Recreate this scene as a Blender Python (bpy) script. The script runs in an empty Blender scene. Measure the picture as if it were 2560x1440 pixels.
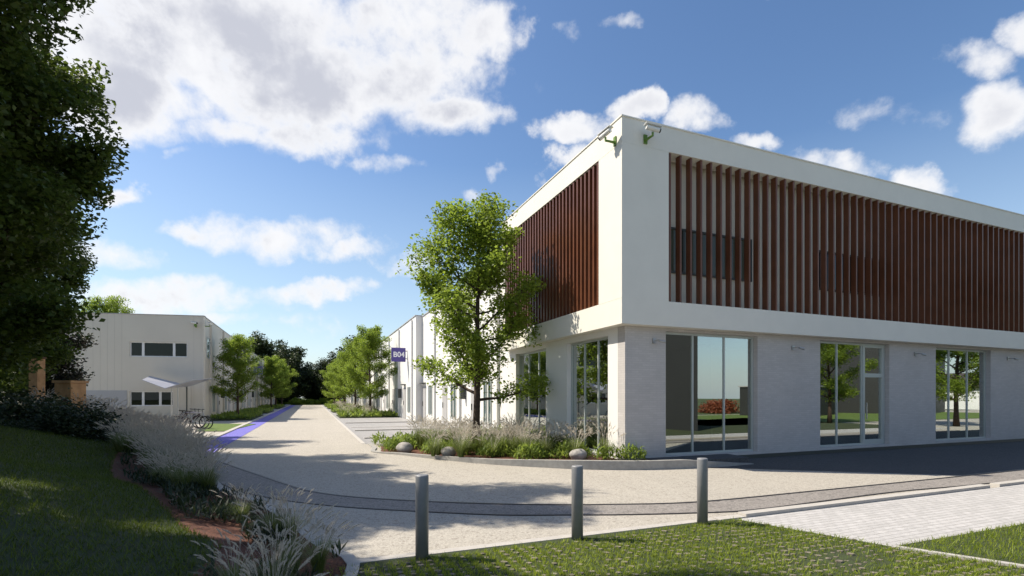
import bpy, math, random
import numpy as np
from mathutils import Vector, Matrix, noise as mnoise
R = math.radians
SC = bpy.context.scene
COL = SC.collection
# ------------------------------------------------------------------ camera
FPX = 1245.0; HOR = 990.0; CAMH = 1.65
cam_d = bpy.data.cameras.new('camera'); cam = bpy.data.objects.new('camera', cam_d); COL.objects.link(cam)
cam.location = (0, 0, CAMH); cam.rotation_euler = (R(90), 0, 0)
cam_d.sensor_width = 36; cam_d.lens = 36 * FPX / 2560; cam_d.shift_y = (HOR - 720) / 2560
cam_d.clip_start = 0.05; cam_d.clip_end = 2000
SC.camera = cam
# ------------------------------------------------------------------ sun and exposure
SUN_AZ = -9.3; SUN_EL = 49.6           # direction the light travels in plan, elevation
sd = bpy.data.lights.new('sun', 'SUN'); sun = bpy.data.objects.new('sun', sd); COL.objects.link(sun)
sd.energy = 5.0; sd.angle = R(0.53); sd.color = (1.0, 0.92, 0.785)
tv = Vector((math.cos(R(SUN_AZ)) * math.cos(R(SUN_EL)), math.sin(R(SUN_AZ)) * math.cos(R(SUN_EL)), -math.sin(R(SUN_EL))))
sun.rotation_euler = tv.to_track_quat('-Z', 'Y').to_euler(); sun.location = (-20, 5, 30)
SC.view_settings.view_transform = 'Standard'; SC.view_settings.look = 'None'
SC.view_settings.exposure = 0.50; SC.view_settings.gamma = 1.0
SC.render.engine = 'CYCLES'
SC.cycles.max_bounces = 8; SC.cycles.transparent_max_bounces = 12
# ------------------------------------------------------------------ node helper
class NT:
    def __init__(s, t): s.t = t; t.nodes.clear()
    def n(s, typ, _in=None, **kw):
        nd = s.t.nodes.new(typ)
        for k, v in kw.items(): setattr(nd, k, v)
        for k, v in (_in or {}).items():
            sk = nd.inputs[k]
            if isinstance(v, bpy.types.NodeSocket): s.t.links.new(v, sk)
            else: sk.default_value = v
        return nd
    def m(s, op, a, b=0.0, c=0.0, clamp=False):
        nd = s.n('ShaderNodeMath', {0: a, 1: b, 2: c}, operation=op, use_clamp=clamp); return nd.outputs[0]
    def mix(s, f, a, b, blend='MIX'):
        nd = s.t.nodes.new('ShaderNodeMix'); nd.data_type = 'RGBA'; nd.blend_type = blend
        for i, v in ((0, f), (6, a), (7, b)):
            if isinstance(v, bpy.types.NodeSocket): s.t.links.new(v, nd.inputs[i])
            else: nd.inputs[i].default_value = v if i == 0 else (tuple(v) + (1,))[:4]
        return nd.outputs[2]
    def rng(s, v, a, b, c=0.0, d=1.0, smooth=True):
        nd = s.n('ShaderNodeMapRange', {0: v, 1: a, 2: b, 3: c, 4: d}); nd.interpolation_type = 'SMOOTHSTEP' if smooth else 'LINEAR'
        return nd.outputs[0]
# ------------------------------------------------------------------ world: sky with clouds
W = bpy.data.worlds.new('World'); SC.world = W; W.use_nodes = True
w = NT(W.node_tree)
SKY_STR = 0.133
sky = w.n('ShaderNodeTexSky', sky_type='NISHITA', sun_disc=False, sun_elevation=R(SUN_EL))
# azimuth of the sun itself is opposite to the travel direction; sky rotation is measured from +Y clockwise
sx, sy = -math.cos(R(SUN_AZ)), -math.sin(R(SUN_AZ))
sky.sun_rotation = math.atan2(sx, sy) % (2 * math.pi)
sky.air_density = 1.0; sky.dust_density = 0.6; sky.ozone_density = 2.2
skc = w.mix(1.0, sky.outputs[0], (SKY_STR, SKY_STR * 0.95, SKY_STR * 0.87), 'MULTIPLY')
gam = w.n('ShaderNodeHueSaturation', {'Hue': 0.506, 'Saturation': 1.2, 'Value': 1.0, 'Color': skc})
tc = w.n('ShaderNodeTexCoord')
sep = w.n('ShaderNodeSeparateXYZ', {0: tc.outputs['Generated']})
X, Y, Z = sep.outputs
Yc = w.m('MAXIMUM', Y, 0.05)
gu = w.m('DIVIDE', X, Yc); gv = w.m('DIVIDE', Z, Yc)
nz1 = w.n('ShaderNodeTexNoise', {'Vector': tc.outputs['Generated'], 'Scale': 5.0, 'Detail': 9.0, 'Roughness': 0.58, 'Distortion': 0.25})
nz2 = w.n('ShaderNodeTexNoise', {'Vector': tc.outputs['Generated'], 'Scale': 17.0, 'Detail': 6.0, 'Roughness': 0.6})
gvec = w.n('ShaderNodeCombineXYZ', {0: gu, 1: gv, 2: 0.0}).outputs[0]
wn = w.n('ShaderNodeTexNoise', {'Vector': tc.outputs['Generated'], 'Scale': 7.0, 'Detail': 8.0, 'Roughness': 0.6})
wo = w.n('ShaderNodeVectorMath', {0: wn.outputs['Color'], 1: (0.5, 0.5, 0.5)}, operation='SUBTRACT').outputs[0]
wo = w.n('ShaderNodeVectorMath', {0: wo, 1: (0.26, 0.13, 0.0)}, operation='MULTIPLY').outputs[0]
gvec = w.n('ShaderNodeVectorMath', {0: gvec, 1: wo}, operation='ADD').outputs[0]
BLOBS = [(560, 60, 560, 240, 1), (830, 215, 400, 150, 1), (330, 230, 260, 120, .95), (1080, 290, 190, 70, .9), (760, 345, 170, 60, .85),
         (500, 320, 190, 60, .8), (980, 50, 260, 110, 1), (1215, 60, 85, 75, .8), (970, 405, 100, 32, .62), (1010, 190, 180, 60, .8),
         (690, 590, 230, 62, .95), (860, 622, 130, 42, .85), (520, 590, 120, 32, .8), (460, 738, 330, 52, .95), (710, 722, 200, 36, .9), (560, 790, 280, 34, .75),
         (270, 645, 150, 55, .8), (300, 495, 62, 28, .75), (1460, 312, 100, 38, .68), (1600, 275, 75, 34, .70), (1430, 400, 60, 52, .60),
         (1755, 290, 80, 42, .62), (1532, 62, 62, 26, .62), (1410, 72, 48, 24, .55), (2070, 410, 130, 42, .72), (1870, 362, 90, 26, .7),
         (2310, 445, 90, 46, .72), (2490, 265, 115, 75, .72), (2440, 135, 110, 50, .66), (2550, 85, 90, 55, .75), (2230, 275, 130, 45, .5),
         (1000, 665, 80, 34, .62), (620, 800, 360, 40, .5), (1850, 5, 80, 16, .55), (1190, 475, 60, 22, .5), (1280, 430, 40, 22, .5), (430, 385, 50, 24, .55)]
acc = None
for (cx, cy, rx, ry, wt) in BLOBS:
    sub = w.n('ShaderNodeVectorMath', {0: gvec, 1: ((cx - 1280) / FPX, (HOR - cy) / FPX, 0)}, operation='SUBTRACT').outputs[0]
    sc = w.n('ShaderNodeVectorMath', {0: sub, 1: (FPX / rx, FPX / ry, 0)}, operation='MULTIPLY').outputs[0]
    ln = w.n('ShaderNodeVectorMath', {0: sc, 1: sc}, operation='DOT_PRODUCT').outputs['Value']
    b = w.m('MULTIPLY_ADD', ln, -0.55 * wt, wt)
    acc = b if acc is None else w.m('MAXIMUM', acc, b)
front = w.rng(Y, 0.05, 0.25)
acc = w.m('MAXIMUM', acc, 0.0)
back = w.n('ShaderNodeTexNoise', {'Vector': tc.outputs['Generated'], 'Scale': 2.2, 'Detail': 3.0}).outputs[0]
backf = w.rng(back, 0.5, 0.72, 0.0, 0.75)
fld = w.m('ADD', w.m('MULTIPLY', acc, front), w.m('MULTIPLY', backf, w.m('SUBTRACT', 1.0, front)))
nn = w.m('ADD', w.m('MULTIPLY', w.m('SUBTRACT', nz1.outputs[0], 0.5), 1.9), w.m('MULTIPLY', w.m('SUBTRACT', nz2.outputs[0], 0.5), 0.9))
dens = w.m('ADD', fld, nn)
alpha = w.rng(dens, 0.30, 0.88)
alpha = w.m('MULTIPLY', alpha, w.rng(fld, 0.0, 0.32))
thick = w.rng(dens, 0.70, 1.15)
nz3 = w.n('ShaderNodeTexNoise', {'Vector': tc.outputs['Generated'], 'Scale': 9.0, 'Detail': 5.0, 'Roughness': 0.55})
thick = w.m('MULTIPLY', thick, w.rng(fld, 0.62, 0.9, 0.35, 1.0))
shade = w.m('MULTIPLY', thick, w.rng(nz3.outputs[0], 0.34, 0.58))
ccol = w.mix(shade, (0.70, 0.70, 0.71), (0.44, 0.45, 0.50))
hz = w.rng(Z, 0.0, 0.42, 0.60, 0.0, smooth=False)
skb = w.mix(hz, gam.outputs[0], (0.47, 0.575, 0.66))
allc = w.mix(w.m('MULTIPLY', alpha, 0.95), skb, ccol)
allc = w.mix(w.rng(Z, 0.0, 0.10, 0.45, 0.0), allc, (0.50, 0.57, 0.63))
# pale air near the horizon belongs to the sky itself
bg = w.n('ShaderNodeBackground', {0: allc, 1: 1.0})
w.n('ShaderNodeOutputWorld', {0: bg.outputs[0]})
# ------------------------------------------------------------------ plan axes of the business park
TH = math.atan2(1245, 3090)
U = np.array([math.cos(TH), math.sin(TH)]); V = np.array([-math.sin(TH), math.cos(TH)])
def P(u, v, z=0.0): return (U[0] * u + V[0] * v, U[1] * u + V[1] * v, z)
def G(px, py, z=0.0):                      # a spot on the ground measured from the photograph
    y = FPX * (CAMH - z) / (py - HOR); return ((px - 1280) / FPX * y, y, z)
# ------------------------------------------------------------------ materials
MAT = {}
def principled(name, col, rough=0.6, metal=0.0, spec=0.5, var=0.0, vscale=3.0, bump=0.0, bscale=60.0, col2=None, detail=6.0, dirt=0.0):
    m = bpy.data.materials.new(name); m.use_nodes = True; t = NT(m.node_tree)
    out = t.n('ShaderNodeOutputMaterial'); bs = t.n('ShaderNodeBsdfPrincipled', {'Roughness': rough, 'Metallic': metal, 'Specular IOR Level': spec})
    t.t.links.new(bs.outputs[0], out.inputs[0])
    tcn = t.n('ShaderNodeTexCoord'); ov = t.n('ShaderNodeNewGeometry').outputs['Position']
    c = None
    if var > 0 or col2:
        nz = t.n('ShaderNodeTexNoise', {'Vector': ov, 'Scale': vscale, 'Detail': detail, 'Roughness': 0.6})
        f = t.rng(nz.outputs[0], 0.3, 0.7)
        c2 = col2 or tuple(x * (1 - var) for x in col)
        c = t.mix(f, c2, col)
    if dirt > 0:
        nz = t.n('ShaderNodeTexNoise', {'Vector': ov, 'Scale': 0.7, 'Detail': 5.0, 'Roughness': 0.6})
        f = t.rng(nz.outputs[0], 0.35, 0.75, 0.0, dirt)
        c = t.mix(f, c if c is not None else col, tuple(x * 0.6 for x in col))
    if c is None: bs.inputs['Base Color'].default_value = tuple(col) + (1,)
    else: t.t.links.new(c, bs.inputs['Base Color'])
    if bump > 0:
        nb = t.n('ShaderNodeTexNoise', {'Vector': ov, 'Scale': bscale, 'Detail': 4.0})
        bp = t.n('ShaderNodeBump', {'Strength': bump, 'Distance': 0.01, 'Height': nb.outputs[0]})
        t.t.links.new(bp.outputs[0], bs.inputs['Normal'])
    MAT[name] = m; return m
principled('white_render', (0.76, 0.725, 0.65), 0.7, var=0.04, vscale=1.5, bump=0.05, bscale=120, dirt=0.06)
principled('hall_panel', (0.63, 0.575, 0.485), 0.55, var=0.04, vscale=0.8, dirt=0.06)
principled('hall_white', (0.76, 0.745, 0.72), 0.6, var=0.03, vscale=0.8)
principled('hall_grey', (0.40, 0.39, 0.385), 0.6, var=0.05)
principled('canopy_sheet', (0.40, 0.41, 0.47), 0.35)
principled('joint', (0.53, 0.49, 0.42), 0.8)
principled('louvre_metal', (0.150, 0.054, 0.026), 0.36, var=0.25, vscale=2.0, spec=0.4)
principled('frame_metal', (0.46, 0.49, 0.47), 0.4, metal=0.2)
principled('dark_frame', (0.05, 0.055, 0.05), 0.4)
principled('room_grey', (0.10, 0.10, 0.10), 0.8, var=0.1)
principled('room_floor', (0.22, 0.21, 0.19), 0.5)
principled('bollard_steel', (0.25, 0.25, 0.255), 0.5, metal=0.15, var=0.12, vscale=8, bump=0.05)
principled('kerb_concrete', (0.36, 0.345, 0.32), 0.85, var=0.2, vscale=9, bump=0.3, bscale=80)
principled('pale_kerb', (0.47, 0.44, 0.40), 0.85, var=0.12, vscale=9, bump=0.25, bscale=80)
principled('metal_strip', (0.045, 0.043, 0.045), 0.5, metal=0.3)
principled('white_metal', (0.72, 0.72, 0.70), 0.35)
principled('black_plastic', (0.015, 0.015, 0.017), 0.25)
principled('green_metal', (0.12, 0.22, 0.03), 0.45)
principled('steel', (0.45, 0.45, 0.45), 0.35, metal=0.8)
principled('sign_blue', (0.075, 0.055, 0.26), 0.4)
principled('sign_white', (0.85, 0.85, 0.87), 0.5)
principled('timber', (0.46, 0.25, 0.10), 0.7, col2=(0.33, 0.165, 0.06), vscale=5, bump=0.3, bscale=40)
principled('timber_dark', (0.10, 0.045, 0.02), 0.8, var=0.3, vscale=10)
principled('bark', (0.085, 0.055, 0.035), 0.9, col2=(0.04, 0.027, 0.02), vscale=14, bump=0.8, bscale=30)
principled('boulder', (0.40, 0.375, 0.345), 0.85, col2=(0.24, 0.22, 0.2), vscale=9, bump=0.5, bscale=30)
principled('mulch', (0.17, 0.06, 0.03), 0.95, col2=(0.05, 0.022, 0.014), vscale=35, bump=1.0, bscale=45)
principled('soil', (0.06, 0.045, 0.03), 0.95, col2=(0.035, 0.03, 0.02), vscale=20, bump=0.8, bscale=40)
principled('turf_soil', (0.045, 0.065, 0.016), 0.95, col2=(0.03, 0.035, 0.014), vscale=11, bump=0.8, bscale=60)
principled('lawn_far', (0.11, 0.17, 0.025), 0.95, col2=(0.075, 0.115, 0.018), vscale=6, bump=0.8, bscale=30)
principled('field', (0.075, 0.10, 0.025), 0.95, col2=(0.05, 0.07, 0.02), vscale=2, bump=0.5, bscale=20)
principled('far_asphalt', (0.10, 0.10, 0.10), 0.9, var=0.2, vscale=4)
principled('dark_cladding', (0.030, 0.030, 0.029), 0.6, var=0.1, vscale=1)
principled('roof_tile', (0.07, 0.055, 0.05), 0.8, var=0.2)
principled('tyre', (0.012, 0.012, 0.013), 0.7)
principled('bike_paint', (0.06, 0.03, 0.04), 0.35, metal=0.3)
principled('bike_silver', (0.30, 0.31, 0.34), 0.35, metal=0.5)
principled('stone_cell', (0.25, 0.215, 0.165), 0.9, col2=(0.12, 0.10, 0.075), vscale=18, bump=0.4, bscale=60)

def aggregate(name, base, dark, light, big=0.12, scale=95):
    m = bpy.data.materials.new(name); m.use_nodes = True; t = NT(m.node_tree)
    pos = t.n('ShaderNodeNewGeometry').outputs['Position']
    vo = t.n('ShaderNodeTexVoronoi', {'Vector': pos, 'Scale': scale})
    hs = t.n('ShaderNodeSeparateColor', {0: vo.outputs['Color']})
    c = t.mix(t.rng(hs.outputs[0], 0.0, 1.0), dark, light)
    c = t.mix(0.55, base, c)
    v2 = t.n('ShaderNodeTexVoronoi', {'Vector': pos, 'Scale': scale * 0.33}); h2 = t.n('ShaderNodeSeparateColor', {0: v2.outputs['Color']})
    c = t.mix(t.rng(h2.outputs[1], 0.86, 0.92, 0.0, 0.6), c, dark)
    n1 = t.n('ShaderNodeTexNoise', {'Vector': pos, 'Scale': 0.55, 'Detail': 6.0, 'Roughness': 0.65})
    c = t.mix(t.rng(n1.outputs[0], 0.35, 0.7, 0.0, big), c, tuple(x * 0.55 for x in base))
    n2 = t.n('ShaderNodeTexNoise', {'Vector': pos, 'Scale': 7.0, 'Detail': 5.0})
    c = t.mix(t.rng(n2.outputs[0], 0.4, 0.7, 0.0, big * 1.2), c, tuple(x * 0.7 for x in base))
    du = t.n('ShaderNodeVectorMath', {0: pos, 1: (U[0] * 1.3, U[1] * 1.3, 0)}, operation='DOT_PRODUCT').outputs['Value']
    dv = t.n('ShaderNodeVectorMath', {0: pos, 1: (V[0] * .07, V[1] * .07, 0)}, operation='DOT_PRODUCT').outputs['Value']
    n3 = t.n('ShaderNodeTexNoise', {'Vector': t.n('ShaderNodeCombineXYZ', {0: du, 1: dv, 2: 0.0}).outputs[0], 'Scale': 1.0, 'Detail': 5.0, 'Roughness': 0.6})
    c = t.mix(t.rng(n3.outputs[0], 0.45, 0.75, 0.0, big * 1.6), c, tuple(x * 0.6 for x in base))
    bp = t.n('ShaderNodeBump', {'Strength': 0.35, 'Distance': 0.006, 'Height': vo.outputs['Distance']})
    bs = t.n('ShaderNodeBsdfPrincipled', {'Base Color': c, 'Roughness': 0.82, 'Normal': bp.outputs[0]})
    t.n('ShaderNodeOutputMaterial', {0: bs.outputs[0]}); MAT[name] = m
aggregate('road_beige', (0.42, 0.385, 0.328), (0.22, 0.19, 0.16), (0.57, 0.53, 0.46))
aggregate('strip_grey', (0.27, 0.24, 0.215), (0.11, 0.10, 0.095), (0.40, 0.37, 0.34), 0.2, 70)
aggregate('bay_grey', (0.31, 0.30, 0.295), (0.20, 0.19, 0.19), (0.42, 0.41, 0.40), 0.2, 60)
aggregate('path_blue', (0.17, 0.15, 0.48), (0.10, 0.085, 0.40), (0.20, 0.18, 0.60), 0.15, 80)
aggregate('asphalt_and_shade', (0.07, 0.07, 0.072), (0.03, 0.03, 0.03), (0.13, 0.13, 0.13), 0.2, 80)  # asphalt of the raised apron, also the painted shade on the forecourt

def brick_mat(name, bw, rh, c1, c2, mortar, ms, wall=True, bump=0.4, off=0.5):
    m = bpy.data.materials.new(name); m.use_nodes = True; t = NT(m.node_tree)
    pos = t.n('ShaderNodeNewGeometry').outputs['Position']
    a = t.n('ShaderNodeVectorMath', {0: pos, 1: (U[0] + (V[0] if wall else 0), U[1] + (V[1] if wall else 0), 0)}, operation='DOT_PRODUCT').outputs['Value']
    b = t.n('ShaderNodeSeparateXYZ', {0: pos}).outputs[2] if wall else t.n('ShaderNodeVectorMath', {0: pos, 1: (V[0], V[1], 0)}, operation='DOT_PRODUCT').outputs['Value']
    vec = t.n('ShaderNodeCombineXYZ', {0: a, 1: b, 2: 0.0}).outputs[0]
    br = t.n('ShaderNodeTexBrick', {'Vector': vec, 'Color1': c1 + (1,), 'Color2': c2 + (1,), 'Mortar': mortar + (1,), 'Scale': 1.0, 'Mortar Size': ms,
                                    'Mortar Smooth': 0.2, 'Bias': 0.0, 'Brick Width': bw, 'Row Height': rh}, offset=off)
    n1 = t.n('ShaderNodeTexNoise', {'Vector': pos, 'Scale': 16.0, 'Detail': 6.0, 'Roughness': 0.7})
    c = t.mix(t.rng(n1.outputs[0], 0.4, 0.75, 0.0, 0.35), br.outputs[0], mortar)
    n2 = t.n('ShaderNodeTexNoise', {'Vector': pos, 'Scale': 1.3, 'Detail': 4.0})
    c = t.mix(t.rng(n2.outputs[0], 0.4, 0.8, 0.0, 0.25), c, tuple(x * 0.6 for x in c1))
    hgt = t.m('ADD', t.m('MULTIPLY', br.outputs['Fac'], -1.0), t.m('MULTIPLY', n1.outputs[0], 0.6))
    bp = t.n('ShaderNodeBump', {'Strength': bump, 'Distance': 0.012, 'Height': hgt})
    bs = t.n('ShaderNodeBsdfPrincipled', {'Base Color': c, 'Roughness': 0.85, 'Normal': bp.outputs[0]})
    t.n('ShaderNodeOutputMaterial', {0: bs.outputs[0]}); MAT[name] = m
brick_mat('white_brick', 0.21, 0.055, (0.53, 0.50, 0.485), (0.475, 0.45, 0.435), (0.44, 0.415, 0.405), 0.005, bump=0.3)
brick_mat('paver', 0.18, 0.09, (0.50, 0.48, 0.465), (0.42, 0.405, 0.39), (0.29, 0.275, 0.26), 0.005, wall=False, bump=0.6)

def glass_mat(name, tint, refl_lo, refl_hi, opaque=False):
    m = bpy.data.materials.new(name); m.use_nodes = True; t = NT(m.node_tree)
    lw = t.n('ShaderNodeLayerWeight', {0: 0.35})
    f = t.rng(lw.outputs['Facing'], 0.0, 1.0, refl_lo, refl_hi, smooth=False)
    gl = t.n('ShaderNodeBsdfGlossy', {'Color': (0.93, 0.97, 0.96, 1), 'Roughness': 0.004})
    if opaque: base = t.n('ShaderNodeBsdfDiffuse', {0: tint + (1,)})
    else: base = t.n('ShaderNodeBsdfTransparent', {0: tint + (1,)})
    mx = t.n('ShaderNodeMixShader', {0: f, 1: base.outputs[0], 2: gl.outputs[0]})
    t.n('ShaderNodeOutputMaterial', {0: mx.outputs[0]}); MAT[name] = m
glass_mat('shop_glass', (0.50, 0.58, 0.54), 0.30, 0.85)
glass_mat('dark_glass', (0.006, 0.007, 0.005), 0.015, 0.22, True)
glass_mat('hall_glass', (0.05, 0.10, 0.10), 0.25, 0.8, True)
glass_mat('blind_glass', (0.085, 0.09, 0.065), 0.01, 0.12, True)

def leaf_mat(name, c1, c2, trans=0.45, rough=0.55):
    m = bpy.data.materials.new(name); m.use_nodes = True; t = NT(m.node_tree)
    g = t.n('ShaderNodeNewGeometry')
    c = t.mix(g.outputs['Random Per Island'], c1, c2)
    bs = t.n('ShaderNodeBsdfPrincipled', {'Base Color': c, 'Roughness': rough, 'Specular IOR Level': 0.35})
    tr = t.n('ShaderNodeBsdfTranslucent', {0: t.mix(0.5, c, tuple(min(.85, x * 2.0) for x in c2))})
    mx = t.n('ShaderNodeMixShader', {0: trans, 1: bs.outputs[0], 2: tr.outputs[0]})
    t.n('ShaderNodeOutputMaterial', {0: mx.outputs[0]}); MAT[name] = m
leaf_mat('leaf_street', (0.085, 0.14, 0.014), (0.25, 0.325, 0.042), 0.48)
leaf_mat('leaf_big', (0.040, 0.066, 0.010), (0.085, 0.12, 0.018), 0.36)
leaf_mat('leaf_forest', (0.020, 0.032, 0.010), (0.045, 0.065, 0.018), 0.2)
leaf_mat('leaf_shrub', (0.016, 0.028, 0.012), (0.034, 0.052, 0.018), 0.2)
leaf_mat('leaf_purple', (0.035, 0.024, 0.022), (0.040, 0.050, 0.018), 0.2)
leaf_mat('leaf_ground', (0.10, 0.16, 0.02), (0.22, 0.28, 0.05), 0.4)
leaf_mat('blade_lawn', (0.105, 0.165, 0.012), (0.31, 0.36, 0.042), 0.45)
leaf_mat('blade_mound_shade', (0.040, 0.070, 0.009), (0.12, 0.155, 0.02), 0.3)  # lawn blades in a darker copy, tree shade put into the colour
leaf_mat('blade_clump', (0.07, 0.105, 0.022), (0.17, 0.21, 0.05), 0.35)
leaf_mat('plume', (0.52, 0.45, 0.35), (0.76, 0.69, 0.57), 0.5, 0.8)
leaf_mat('leaf_orange', (0.22, 0.065, 0.03), (0.30, 0.10, 0.045), 0.3)
# ------------------------------------------------------------------ mesh helper
ORG = {}
class MB:
    def __init__(s): s.v = []; s.f = []; s.n = 0
    def add(s, v, f):
        s.v.append(np.asarray(v, float).reshape(-1, 3)); s.f.append((np.asarray(f, dtype=np.int64) + s.n) if not isinstance(f, list) else [tuple(i + s.n for i in q) for q in f])
        s.n += len(s.v[-1]); return s
    def hexa(s, b, t):      # 4 base points, 4 top points, counter-clockwise from above
        return s.add(list(b) + list(t), [(3, 2, 1, 0), (4, 5, 6, 7), (0, 1, 5, 4), (1, 2, 6, 5), (2, 3, 7, 6), (3, 0, 4, 7)])
    def box(s, x0, x1, y0, y1, z0, z1, fr=None):
        q = [(x0, y0), (x1, y0), (x1, y1), (x0, y1)]
        if fr is None: return s.hexa([(a, b, z0) for a, b in q], [(a, b, z1) for a, b in q])
        return s.hexa([fr(a, b, z0) for a, b in q], [fr(a, b, z1) for a, b in q])
    def prism(s, pts, z0, z1):
        n = len(pts); zs0 = z0 if hasattr(z0, '__len__') else [z0] * n; zs1 = z1 if hasattr(z1, '__len__') else [z1] * n
        v = [(p[0], p[1], zs0[i]) for i, p in enumerate(pts)] + [(p[0], p[1], zs1[i]) for i, p in enumerate(pts)]
        f = [tuple(range(n))[::-1], tuple(range(n, 2 * n))] + [(i, (i + 1) % n, n + (i + 1) % n, n + i) for i in range(n)]
        return s.add(v, f)
    def sheet(s, pts, z): n = len(pts); return s.add([(p[0], p[1], z) for p in pts], [tuple(range(n))])
    def ribbon(s, a, b, z0, z1):   # solid band between two polylines
        n = len(a); v = []
        for i in range(n):
            za = z1[i] if hasattr(z1, '__len__') else z1
            v += [(a[i][0], a[i][1], z0), (b[i][0], b[i][1], z0), (b[i][0], b[i][1], za), (a[i][0], a[i][1], za)]
        f = [(0, 1, 2, 3), tuple(4 * (n - 1) + k for k in (3, 2, 1, 0))]
        for i in range(n - 1):
            o = 4 * i
            for k in range(4): f.append((o + k, o + 4 + k, o + 4 + (k + 1) % 4, o + (k + 1) % 4))
        return s.add(v, f)
    def tube(s, pts, rad, ns=8, cap=True):
        pts = np.asarray(pts, float); n = len(pts); rad = np.broadcast_to(np.asarray(rad, float), (n,))
        tg = np.gradient(pts, axis=0); tg /= np.linalg.norm(tg, axis=1)[:, None] + 1e-9
        ref = np.array([0.0, 0, 1]) if abs(tg[0][2]) < 0.9 else np.array([1.0, 0, 0])
        a = np.linspace(0, 2 * np.pi, ns, endpoint=False); vs = []
        for i in range(n):
            x = np.cross(ref, tg[i]); x /= np.linalg.norm(x) + 1e-9; y = np.cross(tg[i], x); ref = -np.cross(x, tg[i]) if False else y
            ref = np.cross(tg[i], x)
            vs.append(pts[i] + rad[i] * (np.cos(a)[:, None] * x + np.sin(a)[:, None] * y))
            ref = y
        # keep frames steady: rebuild reference from the last y axis
        f = [(i * ns + k, i * ns + (k + 1) % ns, (i + 1) * ns + (k + 1) % ns, (i + 1) * ns + k) for i in range(n - 1) for k in range(ns)]
        if cap: f += [tuple(range(ns))[::-1], tuple(range((n - 1) * ns, n * ns))]
        return s.add(np.concatenate(vs), f)
    def lathe(s, c, prof, ns=20):
        a = np.linspace(0, 2 * np.pi, ns, endpoint=False); vs = []
        for r, z in prof: vs.append(np.stack([c[0] + r * np.cos(a), c[1] + r * np.sin(a), np.full(ns, c[2] + z)], 1))
        n = len(prof)
        f = [(i * ns + k, i * ns + (k + 1) % ns, (i + 1) * ns + (k + 1) % ns, (i + 1) * ns + k) for i in range(n - 1) for k in range(ns)]
        f += [tuple(range(ns))[::-1], tuple(range((n - 1) * ns, n * ns))]
        return s.add(np.concatenate(vs), f)
    def torus(s, c, r, rt, ax='y', n=24, m=6, rot=None):
        vs = []; f = []
        for i in range(n):
            A = 2 * math.pi * i / n
            for k in range(m):
                B = 2 * math.pi * k / m; rr = r + rt * math.cos(B)
                vs.append((c[0] + rr * math.cos(A), c[1] + rt * math.sin(B), c[2] + rr * math.sin(A)))
                f.append((i * m + k, i * m + (k + 1) % m, ((i + 1) % n) * m + (k + 1) % m, ((i + 1) % n) * m + k))
        return s.add(vs, f)
    def build(s, name, mat, parent=None, smooth=False):
        vv = np.concatenate(s.v)
        o0 = np.array(ORG.get(parent.name, (0, 0, 0))) if parent else np.zeros(3)
        vv = vv - o0
        me = bpy.data.meshes.new(name)
        quads = all(isinstance(q, np.ndarray) for q in s.f)
        if quads:
            F = np.concatenate(s.f); k = F.shape[1]
            me.vertices.add(len(vv)); me.vertices.foreach_set('co', vv.astype(np.float32).ravel())
            me.loops.add(F.size); me.loops.foreach_set('vertex_index', F.astype(np.int32).ravel())
            me.polygons.add(len(F)); me.polygons.foreach_set('loop_start', np.arange(0, F.size, k, dtype=np.int32))
            me.polygons.foreach_set('loop_total', np.full(len(F), k, dtype=np.int32)); me.update(calc_edges=True)
        else:
            fl = []
            for q in s.f: fl += [tuple(int(i) for i in r) for r in q]
            me.from_pydata([tuple(r) for r in vv], [], fl); me.update()
        me.materials.append(MAT[mat])
        if smooth: me.polygons.foreach_set('use_smooth', np.ones(len(me.polygons), dtype=bool))
        ob = bpy.data.objects.new(name, me); COL.objects.link(ob)
        if parent: ob.parent = parent
        ORG[ob.name] = tuple(o0)
        return ob
def bevel(o, wdt=0.01, seg=2):
    m = o.modifiers.new('bevel', 'BEVEL'); m.width = wdt; m.segments = seg; m.limit_method = 'ANGLE'; m.angle_limit = R(35); return o
def tag(o, label=None, cat=None, group=None, kind=None):
    if label: o['label'] = label
    if cat: o['category'] = cat
    if group: o['group'] = group
    if kind: o['kind'] = kind
    return o
def thing(name, loc, label, cat, group=None, rz=0):
    o = bpy.data.objects.new(name, None); COL.objects.link(o); o.location = loc; o.rotation_euler = (0, 0, rz); o.empty_display_size = 0.2
    ORG[o.name] = (0, 0, 0) if rz or loc == (0, 0, 0) else tuple(loc)
    return tag(o, label, cat, group)
def thing0(name, label, cat, group=None):        # parts built around the origin, moved later
    o = bpy.data.objects.new(name, None); COL.objects.link(o); ORG[o.name] = (0, 0, 0); return tag(o, label, cat, group)
def copy_tree(o, parent=None):
    c = o.copy(); COL.objects.link(c); c.parent = parent
    for ch in [k for k in o.children]: copy_tree(ch, c)
    return c
def place(o, loc, rz=0.0, sc=1.0, label=None, group=None):
    o.location = loc; o.rotation_euler = (0, 0, rz); o.scale = (sc, sc, sc) if not hasattr(sc, '__len__') else sc
    if label: o['label'] = label
    if group: o['group'] = group
    return o
def struct(name, mb, mat): return tag(mb.build(name, mat), kind='structure')
def catmull(pts, n=8):
    p = [np.array(q[:2], float) for q in pts]; p = [2 * p[0] - p[1]] + p + [2 * p[-1] - p[-2]]; out = []
    for i in range(1, len(p) - 2):
        for k in range(n):
            t = k / n; a, b, c, d = p[i - 1:i + 3]
            out.append(0.5 * ((2 * b) + (-a + c) * t + (2 * a - 5 * b + 4 * c - d) * t * t + (-a + 3 * b - 3 * c + d) * t ** 3))
    out.append(p[-2]); return np.array(out)
def offset(line, d):
    t = np.gradient(line, axis=0); t /= np.linalg.norm(t, axis=1)[:, None]; nrm = np.stack([-t[:, 1], t[:, 0]], 1)
    return line + nrm * d
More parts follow.
